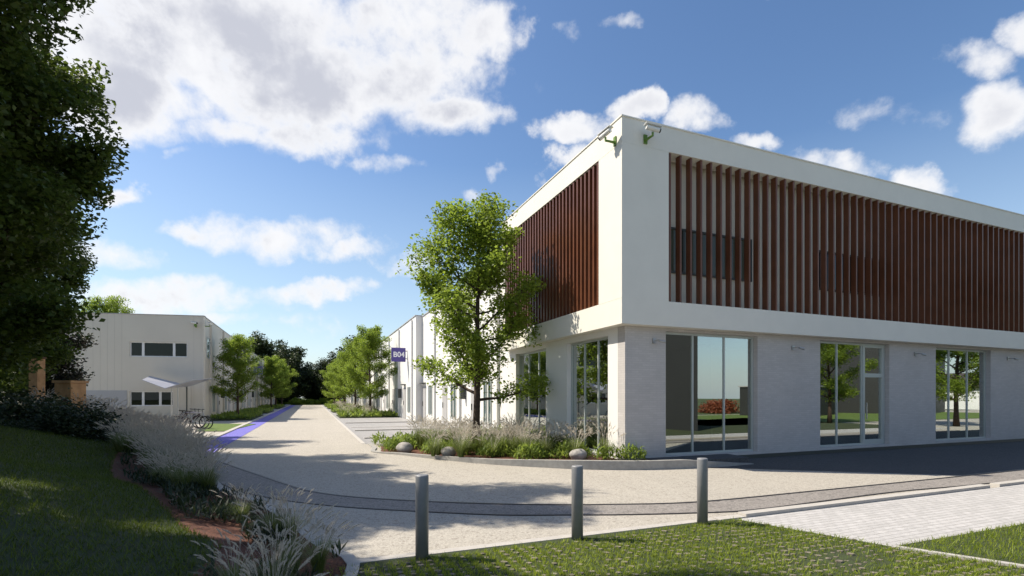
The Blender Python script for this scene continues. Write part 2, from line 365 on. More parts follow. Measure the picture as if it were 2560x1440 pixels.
def resample(line, n):
    line = np.asarray(line); s = np.r_[0, np.cumsum(np.linalg.norm(np.diff(line, axis=0), axis=1))]
    q = np.linspace(0, s[-1], n); return np.stack([np.interp(q, s, line[:, 0]), np.interp(q, s, line[:, 1])], 1)
# ================================================================== GROUND
struct('ground', MB().sheet([(-300, -150), (300, -150), (300, 420), (-300, 420)], -0.06), 'field')
road = MB()
road.sheet([P(-30, -14)[:2], P(75, -14)[:2], P(75, 11)[:2], P(6.85, 11)[:2], P(6.85, 17.7)[:2], P(1.73, 17.7)[:2], P(1.73, 97)[:2], P(-2.62, 97)[:2], P(-2.62, 37.5)[:2], P(-30, 37.5)[:2]], 0.0)
struct('road', road, 'road_beige')
uvbox = lambda u0, u1, v0, v1: [P(u0, v0)[:2], P(u1, v0)[:2], P(u1, v1)[:2], P(u0, v1)[:2]]
struct('forecourt_shade_sheet', MB().sheet([(4.3, 11.42), (5.5, 11.24), (9.2, 10.36), P(12.6, 6.12)[:2], P(45, 6.12)[:2], P(45, 9.86)[:2], P(9.95, 9.86)[:2], P(9.95, 9.0)[:2], P(9.0, 8.9)[:2]], 0.003), 'asphalt_and_shade')  # dark sheet just inside the office shadow, painting that shade deeper
struct('parking_pavement', MB().sheet(uvbox(1.73, 7.2, 17.7, 97), 0.004), 'bay_grey')
struct('verge_pavement', MB().sheet(uvbox(-6.7, -3.64, 37.5, 113), 0.004), 'bay_grey')
struct('blue_path', MB().sheet(uvbox(-3.42, -2.62, 10.8, 97), 0.008), 'path_blue')
struct('path_kerb', MB().prism(uvbox(-3.64, -3.43, 15.5, 97), 0.0, 0.05), 'pale_kerb')
struct('road_edge_strip', MB().prism(uvbox(1.60, 1.73, 17.8, 97), -0.02, 0.012), 'pale_kerb')
# curved drainage strip with its two metal edges
up_px = [(500, 1143), (548.6, 1156), (598.7, 1173.5), (712, 1211.7), (770, 1229), (875.8, 1243.4), (1057, 1255), (1251.6, 1262), (1413, 1263.8), (1519, 1263), (1742, 1257), (2036, 1229.3), (2254, 1207.5), (2560, 1176)]
lo_px = [(480, 1172), (530, 1197), (577.6, 1218), (638, 1236.8), (743.9, 1255), (875.8, 1268.4), (1057, 1279), (1251.6, 1287.7), (1413, 1287.7), (1560, 1287), (1742, 1282.4), (1901.6, 1273), (2237, 1230), (2560, 1199)]
e = [G(*p)[:2] for p in up_px]; l = [G(*p)[:2] for p in lo_px]
d = np.array(U)
e.append(tuple(np.array(e[-1]) + d * 14)); l.append(tuple(np.array(l[-1]) + d * 14))
up = resample(catmull(e, 8), 110); lo = resample(catmull(l, 8), 110)
st = MB(); n = 110
st.add([(a[0], a[1], 0.004) for a in lo] + [(a[0], a[1], 0.004) for a in up], [(i, i + 1, n + i + 1, n + i) for i in range(n - 1)])
struct('drainage_strip_path', st, 'strip_grey')
struct('strip_edge_upper', MB().ribbon(offset(up, 0.0), offset(up, 0.05), -0.01, 0.012), 'metal_strip')
struct('strip_edge_lower', MB().ribbon(offset(lo, -0.035)[:86], offset(lo, 0.0)[:86], -0.01, 0.012), 'metal_strip')
# driveway of small pavers with its kerb
vk = 5.06
dl = [P(5.3, vk), P(40, vk), P(40, 3.40), P(5.88, 3.40)]
A_ = np.array(G(1835, 1300)[:2]); B_ = np.array(G(2240, 1371)[:2]); C_ = B_ + (B_ - A_) / np.linalg.norm(B_ - A_) * 8
kerbdir = (C_ - B_) / np.linalg.norm(C_ - B_)
kerbdir = np.array(G(2560, 1420)[:2]) - B_; kerbdir /= np.linalg.norm(kerbdir)
C_ = B_ + kerbdir * 7
struct('paver_driveway', MB().sheet([tuple(A_), tuple(B_), P(30, 3.40)[:2], P(30, vk - 0.02)[:2]], 0.008), 'paver')
k = MB()
for a, b in ((5.45, 11.25), (11.55, 20)):
    k.prism([P(a, vk)[:2], P(b, vk)[:2], P(b, vk + 0.14)[:2], P(a, vk + 0.14)[:2]], -0.02, 0.055)
struct('driveway_kerb', k, 'pale_kerb')
struct('kerb_ramp_edge', MB().prism([P(5.0, vk)[:2], P(5.44, vk)[:2], P(5.44, vk + 0.14)[:2], P(5.0, vk + 0.14)[:2]], -0.02, 0.02), 'pale_kerb')
struct('grass_border_kerb', MB().prism([P(-0.4, vk + 0.03)[:2], P(4.98, vk + 0.03)[:2], P(4.98, vk + 0.15)[:2], P(-0.4, vk + 0.15)[:2]], -0.02, 0.016), 'pale_kerb')
nk = np.array([kerbdir[1], -kerbdir[0]])
struct('lawn_border_kerb', MB().prism([tuple(B_), tuple(B_ + nk * 0.07), tuple(C_ + nk * 0.07), tuple(C_)][::-1], -0.02, 0.035), 'pale_kerb')
# turf laid over grid pavers, foreground
turf_poly = [P(-0.45, vk + 0.02)[:2], P(5.05, vk + 0.02)[:2], tuple(A_ + np.array([0.02, 0])), tuple(B_ + nk * -0.0), tuple(C_), (9, -2.0), (-1.0, -2.0), (-1.4, 3.5)]
def inside(poly, X, Y):
    r = np.zeros(len(X), bool); j = len(poly) - 1
    for i in range(len(poly)):
        xi, yi = poly[i]; xj, yj = poly[j]
        c = ((yi > Y) != (yj > Y)) & (X < (xj - xi) * (Y - yi) / (yj - yi + 1e-12) + xi); r ^= c; j = i
    return r
struct('turf_base', MB().prism(turf_poly[::-1], -0.02, 0.012), 'turf_soil')
right_lawn = [tuple(B_ + nk * -0.02 + np.array([0.05, 0.03])), P(30, 3.38)[:2], P(30, -8)[:2], tuple(C_ + np.array([0.1, 0.02]))]
struct('right_lawn_base', MB().prism(right_lawn, -0.02, 0.02), 'turf_soil')
struct('plaza_lawn_patch', MB().prism([G(492, 1079)[:2], G(566, 1079)[:2], G(640, 1061)[:2], G(515, 1060)[:2]], 0, 0.03), 'lawn_far')

def blades(rng, X, Y, Z, h, wd, lean=0.35, seg=1):
    n = len(X); a = rng.uniform(0, 2 * np.pi, n); hh = h * rng.uniform(0.55, 1.25, n); ww = wd * rng.uniform(0.7, 1.3, n)
    dx, dy = np.cos(a), np.sin(a); la = rng.uniform(0, 2 * np.pi, n); ll = hh * lean * rng.uniform(0.2, 1.6, n)
    v = np.zeros((n, 3, 3))
    v[:, 0] = np.stack([X - dx * ww, Y - dy * ww, Z], 1); v[:, 1] = np.stack([X + dx * ww, Y + dy * ww, Z], 1)
    v[:, 2] = np.stack([X + np.cos(la) * ll, Y + np.sin(la) * ll, Z + hh], 1)
    return v.reshape(-1, 3), np.arange(3 * n).reshape(n, 3)
rng = np.random.default_rng(4)
# the pavers' stone ribs that show between the turf cells
cells = MB(); cv = []; pitch = 0.11
cu, cw = np.meshgrid(np.arange(-1, 12, pitch), np.arange(-0.5, 5.0, pitch)); cu = cu.ravel(); cw = cw.ravel()
XY = cu[:, None] * U + cw[:, None] * V
ok = inside(turf_poly, XY[:, 0], XY[:, 1]) & (XY[:, 1] > 3.4) & (XY[:, 1] < 7)
stone_pts = []
for x, y in XY[ok]:
    nn_ = mnoise.noise(Vector((x * 1.1, y * 1.1, 3)))
    if rng.random() < 0.80 + 0.9 * nn_:
        stone_pts.append((x, y)); s = 0.022 * rng.uniform(0.6, 1.4); z = rng.uniform(0.012, 0.028); a = TH + rng.normal(0, .2)
        q = [(x + s * 1.3 * math.cos(a + b), y + s * math.sin(a + b)) for b in (0, 1.2, 2.2, 3.3, 4.4, 5.4)]
        cells.prism(q, 0.0, z)
cells_o = tag(cells.build('grid_paver_stones', 'stone_cell'), 'pale stone knobs of the turf grid showing through the foreground grass', 'paving stones', kind='stuff')
N = 170000
ci = rng.integers(0, len(cu), N); su_ = cu[ci] + pitch / 2 + rng.normal(0, 0.021, N); sv_ = cw[ci] + pitch / 2 + rng.normal(0, 0.021, N)
X = su_ * U[0] + sv_ * V[0]; Y = su_ * U[1] + sv_ * V[1]
okk = inside(turf_poly, X, Y) & (np.abs(X) < Y * 1.15 + .3) & (Y > 3.6); X = X[okk]; Y = Y[okk]
pat = np.array([mnoise.noise(Vector((x * .9, y * .9, 9))) for x, y in zip(X, Y)]); kk = rng.random(len(X)) < .85 + pat * 1.2; X = X[kk]; Y = Y[kk]
v, f = blades(rng, X, Y, np.full(len(X), 0.01), 0.050, 0.0042, 0.7)
tag(MB().add(v, f).build('grid_grass', 'blade_lawn'), 'short tufted grass growing through the turf grid in the foreground', 'grass', kind='stuff')
N = 110000
X = rng.uniform(3.8, 15, N); Y = rng.uniform(3.4, 10, N); okk = inside(right_lawn, X, Y) & (X < Y * 1.1 + .3); X = X[okk]; Y = Y[okk]
v, f = blades(rng, X, Y, np.full(len(X), 0.018), 0.055, 0.004, 0.55)
tag(MB().add(v, f).build('lawn_grass', 'blade_lawn'), 'dense short lawn grass right of the paver driveway', 'grass', kind='stuff')
# ------------------------------------------------------------------ mound on the left: mulch bed and lawn
bo = catmull([(-1.15, 2.0), (-1.45, 3.6), G(868, 1416)[:2], G(783, 1369)[:2], G(730, 1324)[:2], G(638, 1262)[:2], G(548, 1229)[:2], G(505, 1172)[:2], G(482, 1128)[:2], G(455, 1102)[:2], G(425, 1090)[:2]], 8)
bo = resample(bo, 90)
def bedw(t): return 0.78 + 1.75 * t + 0.35 * math.sin(t * 5.0)          # width of the mulch bed
def mz(dist, t, x=0, y=0):
    s = min(max((dist) / 7.0, 0), 1); s = s * s * (3 - 2 * s)
    b = min(dist / 1.2, 1.0) * 0.10
    return 0.02 + b + 1.1 * s + 0.03 * mnoise.noise(Vector((x * .6, y * .6, 0)))
offd = np.array([-0.97, -0.10]); offd /= np.linalg.norm(offd)
def mound_pt(i, dist):
    p = bo[i] + offd * dist; t = i / 89; return (p[0], p[1], mz(dist, t, p[0], p[1]))
def mound_mesh(f0, f1, nc):
    v = []; 
    for i in range(90):
        a, b = f0(i / 89), f1(i / 89)
        for j in range(nc): v.append(mound_pt(i, a + (b - a) * j / (nc - 1)))
    f = np.array([(i * nc + j, (i + 1) * nc + j, (i + 1) * nc + j + 1, i * nc + j + 1) for i in range(89) for j in range(nc - 1)])[:, ::-1]
    return MB().add(v, f)
tag(mound_mesh(lambda t: 0, bedw, 14).build('mulch_bed', 'mulch', smooth=True), kind='structure')
tag(mound_mesh(bedw, lambda t: 24, 60).build('lawn_mound_terrain', 'turf_soil', smooth=True), kind='structure')
struct('bed_kerb', MB().ribbon(offset(bo, -0.12), bo, -0.02, 0.03), 'pale_kerb')
def scatter_mound(rng, n, f0, f1, ymax=1.0):
    out = np.zeros((n, 3)); c = 0
    while c < n:
        t = rng.random() ** 1.5 * ymax; i = t * 89; i0 = int(i); fr = i - i0; i1 = min(i0 + 1, 89)
        a, b = f0(t), f1(t); dd = a + (b - a) * rng.random()
        p0 = np.array(mound_pt(i0, dd)); p1 = np.array(mound_pt(i1, dd)); p = p0 + (p1 - p0) * fr
        if p[0] < -1.12 * p[1] - 0.4 or p[1] < 3.2: continue
        out[c] = p; c += 1
    return out
q = scatter_mound(rng, 70000, lambda t: bedw(t) - 0.05, lambda t: 11.0)
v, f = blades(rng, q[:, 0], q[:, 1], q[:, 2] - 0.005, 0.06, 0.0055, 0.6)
tag(MB().add(v, f).build('mound_grass', 'blade_mound_shade'), 'unmown lawn grass on the shaded mound at the left', 'grass', kind='stuff')
# ------------------------------------------------------------------ planter bed by the office
U0, V0 = 6.85, 9.88            # ground-floor corner of the office in plan axes
pc = [P(1.78, 17.6)[:2], P(1.78, 16.2)[:2], G(930, 1131)[:2], G(994, 1137)[:2], G(1077, 1146.7)[:2], G(1216.7, 1160.6)[:2], G(1355.6, 1169)[:2], G(1462.6, 1174)[:2], G(1603, 1175)[:2], G(1726, 1171.6)[:2]]
pcur = catmull(pc, 7); ext = np.array([P(u, V0 - 0.92)[:2] for u in np.linspace(9.1, 9.9, 3)])
pcur = np.concatenate([pcur, ext]); hz_ = []
for p in pcur:
    uu = p @ U; t = min(max((uu - 1.8) / 3.8, 0), 1); hz_.append((0.035 + 0.165 * t) * (1 - 0.9 * min(max((uu - 7.9) / 1.9, 0), 1)))
def rib_off(line, dd):
    return offset(line, dd)
struct('planter_kerb', MB().ribbon(pcur, rib_off(pcur, 0.13), -0.02, [h for h in hz_]), 'kerb_concrete')
inner = rib_off(pcur, 0.13)
nb = sum(1 for p in inner if p @ U < 7.35)
soil_pts = [tuple(p) for p in inner[:nb]] + [P(7.4, V0 + 0.0)[:2], P(6.80, V0)[:2], P(6.80, 17.6)[:2]]
soil_z = [h - 0.04 for h in hz_[:nb]] + [0.14, 0.14, 0.06]
struct('planter_soil', MB().prism(soil_pts, -0.05, soil_z), 'mulch')
ap = [tuple(p) for p in inner[nb - 1:]] + [P(10.0, V0 + 0.28)[:2], P(7.45, V0 + 0.28)[:2]]
struct('apron_pavement', MB().prism(ap, -0.04, 0.158), 'asphalt_and_shade')
# parking bay lines and kerbs, planting beds further up
for i, v0 in enumerate((19.9, 24.4, 27.0, 31.4)):
    struct('bay_kerb', MB().prism(uvbox(1.9, 6.6, v0, v0 + 0.14), 0, 0.05 if i != 2 else 0.02), 'pale_kerb')
beds = [(38.9, 44.5), (52, 58), (66, 73), (80, 88)]
for a, b in beds: struct('planting_bed', MB().prism(uvbox(1.95, 6.3, a, b), 0, 0.07), 'turf_soil')
for a, b in ((37.9, 47), (52, 60), (70, 84)): struct('left_planting_bed', MB().prism(uvbox(-6.4, -3.75, a, b), 0, 0.07), 'turf_soil')
# ================================================================== OFFICE BUILDING
ob = thing('office_building', P(U0, V0), 'white two storey corner office with brown vertical louvres above shop windows', 'building')
def FR(u, v, z): return P(U0 + u, V0 + v, z)         # frame of the office
def FL(v, u, z): return P(U0 + u, V0 + v, z)         # along v (left face), thickness in u
def wall(mb, fr, a0, a1, t0, t1, z0, z1, opens, flip=False):
    def bx(a, b, c, d):
        if b - a < 1e-6 or d - c < 1e-6: return
        q = [(a, t0), (b, t0), (b, t1), (a, t1)]
        if flip: q = q[::-1]
        mb.hexa([fr(x, y, c) for x, y in q], [fr(x, y, d) for x, y in q])
    cur = a0
    for (oa, obb, oz0, oz1) in sorted(opens):
        bx(cur, oa, z0, z1); bx(oa, obb, z0, oz0); bx(oa, obb, oz1, z1); cur = obb
    bx(cur, a1, z0, z1)
OX = 0.28; ZS, ZT = 3.31, 8.04; LEN = 21.5; VEND = 7.42
m = MB(); wall(m, FR, -OX, LEN, -OX, 0.10, ZS, ZT, [(1.04, LEN - 0.4, 3.90, 7.46)]); m.build('front_fascia', 'white_render', ob)
m = MB(); wall(m, FL, 0.10, VEND, -OX, 0.10, ZS, ZT, [(0.71, VEND - 0.30, 3.90, 7.46)], flip=True); m.build('side_fascia', 'white_render', ob)
MB().box(0.102, LEN, 0.102, VEND, ZS + 0.01, ZS + 0.35, FR).build('floor_slab', 'white_render', ob)
MB().box(0.102, LEN, 0.102, VEND, 7.62, 7.70, FR).build('roof', 'hall_grey', ob)
MB().box(0.16, LEN, 0.18, 0.30, ZS + 0.36, 7.61, FR).build('front_inner_wall', 'hall_panel', ob)
MB().box(0.16, 0.30, 0.302, VEND, ZS + 0.36, 7.61, FR).build('side_inner_wall', 'hall_panel', ob)
MB().box(0.302, LEN, VEND - 0.2, VEND - 0.002, ZS + 0.36, 7.61, FR).build('rear_wall', 'hall_white', ob)
MB().box(LEN - 0.2, LEN - 0.002, 0.302, VEND - 0.21, ZS + 0.36, 7.61, FR).build('end_wall', 'hall_white', ob)
j = MB()
for z in (7.455, 3.90): j.box(-OX - 0.003, 1.04, -OX - 0.003, -OX - 0.0005, z, z + 0.010, FR); j.box(-OX - 0.003, -OX - 0.0005, -OX - 0.003, 0.71, z, z + 0.010, FR)
j.box(-OX - 0.02, LEN, -OX - 0.02, 0.11, ZT, ZT + 0.03, FR).box(-OX - 0.02, 0.11, 0.111, VEND, ZT, ZT + 0.03, FR)
j.build('coping', 'white_render', ob)
nl = 0; u = 1.08
while u < LEN - 0.42:
    a = MB().box(u, u + 0.052, -OX + 0.03, -OX + 0.185, 3.905, 7.455, FR).build('louvre', 'louvre_metal', ob); u += 0.3175; nl += 1
v_ = 0.76
while v_ < VEND - 0.36:
    MB().box(-OX + 0.02, -OX + 0.17, v_, v_ + 0.070, 3.905, 7.455, FR).build('louvre', 'louvre_metal', ob); v_ += 0.205; nl += 1
print('louvres', nl)
# windows behind the louvres
def flat_window(par, fr, a0, a1, z0, z1, t, sgn, muls, mat='dark_glass', name='upper_window', fmat='frame_metal', fw=0.05):
    # frame bars stand proud of the wall at thickness coordinate t, towards sgn
    def bx(mb, a, b, c, d, dep, back=0.0):
        y0, y1 = t, t + sgn * dep; y0, y1 = min(y0, y1), max(y0, y1)
        q = [(a, y0), (b, y0), (b, y1), (a, y1)]
        p = [fr(x, y, c) for x, y in q]
        ar = sum(p[i][0] * p[(i + 1) % 4][1] - p[(i + 1) % 4][0] * p[i][1] for i in range(4))
        if ar < 0: q = q[::-1]
        mb.hexa([fr(x, y, c) for x, y in q], [fr(x, y, d) for x, y in q])
    m = MB(); bx(m, a0, a1, z0, z0 + fw, 0.05); bx(m, a0, a1, z1 - fw, z1, 0.05); bx(m, a0, a0 + fw, z0 + fw, z1 - fw, 0.05); bx(m, a1 - fw, a1, z0 + fw, z1 - fw, 0.05)
    for q in muls: bx(m, q - fw / 2, q + fw / 2, z0 + fw, z1 - fw, 0.045)
    wdo = m.build(name, fmat, par)
    ed = [a0 + fw] + [x for q in muls for x in (q - fw / 2, q + fw / 2)] + [a1 - fw]
    for i in range(0, len(ed), 2):
        g = MB(); bx(g, ed[i], ed[i + 1], z0 + fw, z1 - fw, 0.02); g.build('pane', mat, wdo)
    return wdo
for a in (1.1, 6.6, 12.0, 17.4):
    flat_window(ob, FR, a, a + 3.05, 4.72, 5.86, 0.18, -1, [a + 0.75, a + 2.3], fmat='dark_frame', mat='blind_glass' if a < 2 else 'dark_glass')
for a in (1.4, 4.6): flat_window(ob, FL, a, a + 2.0, 4.72, 5.9, 0.16, -1, [a + 1.0], fmat='dark_frame')
# ground floor walls in pale brick
wins = [(1.18, 4.20, 0.17, 3.24), (6.60, 9.66, 0.17, 3.24), (12.0, 15.15, 0.17, 3.24), (17.45, 20.5, 0.17, 3.24)]
m = MB(); wall(m, FR, 0.0, LEN, 0.0, 0.30, 0.0, ZS - 0.002, wins); m.build('brick_wall', 'white_brick', ob)
MB().box(2.9, LEN, -0.012, -0.002, 0.0, 0.10, FR).build('plinth', 'dark_frame', ob)
lw = [(0.73, 2.87, 0.17, 3.16), (4.26, 6.75, 0.17, 3.16)]
m = MB(); wall(m, FL, 0.301, VEND, 0.0, 0.30, 0.06, ZS - 0.002, lw, flip=True); m.build('side_wall', 'hall_white', ob)
MB().box(0.05, LEN, 0.31, VEND - 0.01, -0.02, 0.162, FR).build('ground_floor_slab', 'room_floor', ob)
MB().box(0.31, LEN, VEND - 0.25, VEND - 0.05, 0.162, ZS, FR).build('back_wall', 'room_grey', ob)
MB().box(4.9, 5.0, 2.4, VEND - 0.3, 0.162, ZS, FR).box(5.0, LEN, 3.6, 3.7, 0.162, ZS, FR).build('room_partition', 'room_grey', ob)
MB().box(LEN - 0.3, LEN, 0.31, VEND - 0.3, 0.05, ZS, FR).build('gable_wall', 'room_grey', ob)
def shop_window(fr, a0, a1, z0, z1, t, muls, flip, name='shop_window', door=False, par=None):
    fw = 0.055
    def bx(mb, a, b, c, d, t0, t1):
        q = [(a, t0), (b, t0), (b, t1), (a, t1)]
        if flip: q = q[::-1]
        mb.hexa([fr(x, y, c) for x, y in q], [fr(x, y, d) for x, y in q])
    m = MB(); bx(m, a0, a1, z0, z0 + fw, t, t + 0.08); bx(m, a0, a1, z1 - fw, z1, t, t + 0.08)
    bx(m, a0, a0 + fw, z0 + fw, z1 - fw, t, t + 0.08); bx(m, a1 - fw, a1, z0 + fw, z1 - fw, t, t + 0.08)
    ed = [a0 + fw]
    for q in muls: bx(m, q - 0.02, q + 0.02, z0 + fw, z1 - fw, t + 0.005, t + 0.07); ed += [q - 0.02, q + 0.02]
    ed.append(a1 - fw); wd = m.build(name, 'frame_metal', par)
    for i in range(0, len(ed), 2):
        last = door and i == len(ed) - 2
        if last:
            dr = MB(); A, B = ed[i] + 0.003, ed[i + 1] - 0.003
            zs = [z0 + fw, z0 + fw + 0.10, 2.22, 2.34, z1 - fw - 0.06, z1 - fw]
            bx(dr, A, B, zs[0], zs[1], t - 0.01, t + 0.06); bx(dr, A, B, zs[2], zs[3], t - 0.01, t + 0.06); bx(dr, A, B, zs[4], zs[5], t - 0.01, t + 0.06)
            for (p, q) in ((zs[1], zs[2]), (zs[3], zs[4])): bx(dr, A, A + 0.09, p, q, t - 0.01, t + 0.06); bx(dr, B - 0.09, B, p, q, t - 0.01, t + 0.06)
            do = dr.build('glass_door', 'frame_metal', par)
            h = MB(); bx(h, A + 0.10, A + 0.13, 0.95, 1.45, t - 0.06, t - 0.035); h.build('handle', 'steel', do)
            for (p, q) in ((zs[1], zs[2]), (zs[3], zs[4])):
                g = MB(); bx(g, A + 0.09, B - 0.09, p, q, t + 0.03, t + 0.038); g.build('pane', 'shop_glass', do)
        else:
            g = MB(); bx(g, ed[i], ed[i + 1], z0 + fw, z1 - fw, t + 0.03, t + 0.038); g.build('pane', 'shop_glass', wd)
    return wd
shop_window(FR, 1.185, 4.195, 0.172, 3.238, 0.13, [2.14, 3.18], False, par=ob)
shop_window(FR, 6.605, 9.655, 0.172, 3.238, 0.13, [7.5, 8.6], False, door=True, par=ob)
shop_window(FR, 12.005, 15.145, 0.172, 3.238, 0.13, [13.0, 14.05], False, par=ob)
shop_window(FR, 17.455, 20.495, 0.172, 3.238, 0.13, [18.4, 19.5], False, par=ob)
shop_window(FL, 0.735, 2.865, 0.172, 3.158, 0.13, [1.42, 2.12], True, name='side_window', par=ob)
shop_window(FL, 4.265, 6.745, 0.172, 3.158, 0.13, [5.1, 5.9], True, name='side_window', par=ob)
# wall lamps on the brick piers
def wall_lamp():
    t = thing0('wall_lamp', 'x', 'wall lamp', 'lamps on the brick piers')
    MB().box(-0.045, 0.045, -0.03, 0.0, -0.06, 0.06).build('back_plate', 'steel', t)
    MB().tube([(0, -0.03, 0.0), (0.03, -0.10, 0.01), (0.07, -0.17, 0.0)], 0.014, 8).build('arm', 'steel', t)
    o = MB().tube([(0.02, -0.18, -0.015), (0.17, -0.21, -0.035)], [0.028, 0.036], 12).build('lamp_head', 'steel', t)
    return t
wl = wall_lamp()
for i, (uu, lb) in enumerate(((0.82, 'small steel wall lamp on the corner brick pier'), (5.5, 'small steel wall lamp on the brick pier between the first two shop windows'),
                              (10.9, 'small steel wall lamp on the brick pier right of the glass door'), (16.2, 'small steel wall lamp on the brick pier at the right edge of the photo'))):
    o = wl if i == 0 else copy_tree(wl)
    place(o, P(U0 + uu, V0 - 0.002, 2.98), TH, 1.0, lb)
# security cameras
def sec_cam(name_label):
    t = thing0('security_camera', name_label, 'security camera', 'security cameras on the roof corners')
    MB().box(-0.05, 0.05, -0.03, 0.0, -0.11, 0.11).build('wall_plate', 'green_metal', t)
    MB().tube([(0, -0.03, -0.03), (0.0, -0.16, -0.03), (0.02, -0.27, -0.02), (0.02, -0.27, 0.05)], [0.035, 0.028, 0.03, 0.03], 8).build('bracket', 'green_metal', t)
    b = MB(); b.tube([(-0.14, -0.24, 0.17), (0.17, -0.32, 0.10)], 0.058, 12); b.build('body', 'white_metal', t)
    c = MB(); c.hexa([(-0.19, -0.31, 0.232), (-0.16, -0.16, 0.232), (0.20, -0.24, 0.165), (0.20, -0.40, 0.165)][::-1], [(-0.19, -0.31, 0.247), (-0.16, -0.16, 0.247), (0.20, -0.24, 0.18), (0.20, -0.40, 0.18)][::-1]); c.build('sun_shield', 'white_metal', t)
    MB().tube([(0.17, -0.32, 0.10), (0.20, -0.328, 0.094)], 0.052, 12).build('lens', 'black_plastic', t)
    return t
sc0 = sec_cam('white security camera on a green bracket on the shaded office front')
place(sc0, P(U0 + 0.36, V0 - OX, 7.62), TH, 0.95)
sc1 = copy_tree(sc0); place(sc1, P(U0 - OX, V0 - 0.02, 7.58), TH - math.pi / 2, (-0.95, 0.95, 0.95), 'white security camera on a green bracket on the sunlit office side')
# ================================================================== RIGHT WAREHOUSE (beyond the office)
hb = thing('warehouse_building', P(U0, V0 + 7.43), 'long sunlit white warehouse behind the big street tree', 'building')
VA = V0 + VEND + 0.004; VB = V0 + 23.0; VC = 104.0
MB().box(U0, U0 + 16, VA, VB, -0.05, 6.9, P).build('near_wall', 'hall_white', hb)
MB().box(U0 - 0.45, U0 + 16, VB + 0.002, VC, -0.05, 6.94, P).build('far_wall', 'hall_white', hb)
MB().box(U0 - 0.50, U0 + 16, VB - 0.02, VC, 6.945, 7.0, P).box(U0 - .05, U0 + 16, VA, VB - 0.03, 6.905, 6.96, P).build('roof_coping', 'hall_grey', hb)
def hall_side(par, u_face, sgn, v0, v1, base, wmat, step=5.4):
    v = v0; i = 0
    while v < v1 - 3:
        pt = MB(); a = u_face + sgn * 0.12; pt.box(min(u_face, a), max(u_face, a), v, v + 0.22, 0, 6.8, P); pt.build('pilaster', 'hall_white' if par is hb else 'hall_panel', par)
        FV = lambda s, t, z: P(t, s, z)
        flat_window(par, FV, v + 0.9, v + 1.25, 0.5, 2.3, u_face, sgn, [], mat=wmat, name='narrow_window', fw=0.04)
        flat_window(par, FV, v + 1.5, v + 1.85, 0.5, 2.3, u_face, sgn, [], mat=wmat, name='narrow_window', fw=0.04)
        dm = MB(); b = u_face + sgn * 0.03; dm.box(min(u_face, b), max(u_face, b), v + 2.7, v + 3.7, 0.02, 2.25, P); d_ = dm.build('door', 'hall_grey', par)
        h = u_face + sgn * 0.07; MB().box(min(b, h), max(b, h), v + 3.5, v + 3.56, 1.0, 1.3, P).build('handle', 'dark_frame', d_)
        jn = MB(); c = u_face + sgn * 0.004; jn.box(min(u_face, c), max(u_face, c), v + 4.4, v + 4.42, 0, 6.8, P); jn.build('panel_joint', 'joint', par)
        if i % 2 == 0:
            e0 = u_face + sgn * 0.25; MB().box(min(u_face, e0), max(u_face, e0), v + 2.75, v + 3.65, 2.45, 2.52, P).box(min(u_face, e0), max(u_face, e0), v + 4.6, v + 4.75, 1.5, 2.2, P).build('door_hood', 'dark_frame', par)
        v += step; i += 1
hall_side(hb, U0, -1, VA + 1.0, VB, 0, 'hall_glass')
hall_side(hb, U0 - 0.45, -1, VB + 1.0, VC, 0, 'hall_glass')
# ================================================================== LEFT WAREHOUSE
UL, VL = -6.55, 37.8
L0 = np.array(P(UL, VL)[:2]); fd = np.array([-6720.0, -1245.0]); fd /= np.linalg.norm(fd)     # front wall runs to the left
fn = np.array([fd[1] * -1, fd[0]]); fn = fn if fn[1] > 0 else -fn                           # into the building
lb = thing('warehouse_building', (L0[0], L0[1], 0), 'grey white warehouse at the left with a shaded front and butterfly canopy', 'building')
HL = 6.87
def FF(a, t, z): return (L0[0] + fd[0] * a + fn[0] * t, L0[1] + fd[1] * a + fn[1] * t, z)
pxa = lambda px: None
def front_a(px):     # distance along the front wall seen at a photo column
    r = (px - 1280) / FPX; return (r * L0[1] - L0[0]) / (fd[0] - r * fd[1])
def front_z(px, py):
    a = front_a(px); y = L0[1] + fd[1] * a; return CAMH + (HOR - py) / FPX * y
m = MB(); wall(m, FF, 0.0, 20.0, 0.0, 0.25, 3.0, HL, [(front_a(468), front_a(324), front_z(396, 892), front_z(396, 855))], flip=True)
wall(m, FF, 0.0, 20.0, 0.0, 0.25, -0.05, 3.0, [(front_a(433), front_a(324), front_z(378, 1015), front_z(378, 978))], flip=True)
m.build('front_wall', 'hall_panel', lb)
e1 = np.array(P(UL, VL + 75)[:2]); back = L0 + fd * 20 + fn * 0.3; 
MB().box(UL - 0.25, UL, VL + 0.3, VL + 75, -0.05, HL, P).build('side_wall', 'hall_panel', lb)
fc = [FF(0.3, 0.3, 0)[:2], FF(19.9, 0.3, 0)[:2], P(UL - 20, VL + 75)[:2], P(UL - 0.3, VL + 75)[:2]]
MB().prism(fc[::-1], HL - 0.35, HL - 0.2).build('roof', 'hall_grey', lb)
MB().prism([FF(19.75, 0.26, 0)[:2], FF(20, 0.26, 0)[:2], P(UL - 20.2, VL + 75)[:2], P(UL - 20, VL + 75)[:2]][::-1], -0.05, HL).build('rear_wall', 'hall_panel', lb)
MB().prism([FF(-0.03, -0.03, 0)[:2], FF(20, -0.03, 0)[:2], FF(20, 0.28, 0)[:2], FF(-0.03, 0.28, 0)[:2]], HL + 0.001, HL + 0.05).build('coping', 'hall_grey', lb)
MB().box(UL - 0.28, UL + 0.03, VL + 0.35, VL + 75, HL + 0.001, HL + 0.05, P).build('coping', 'hall_grey', lb)
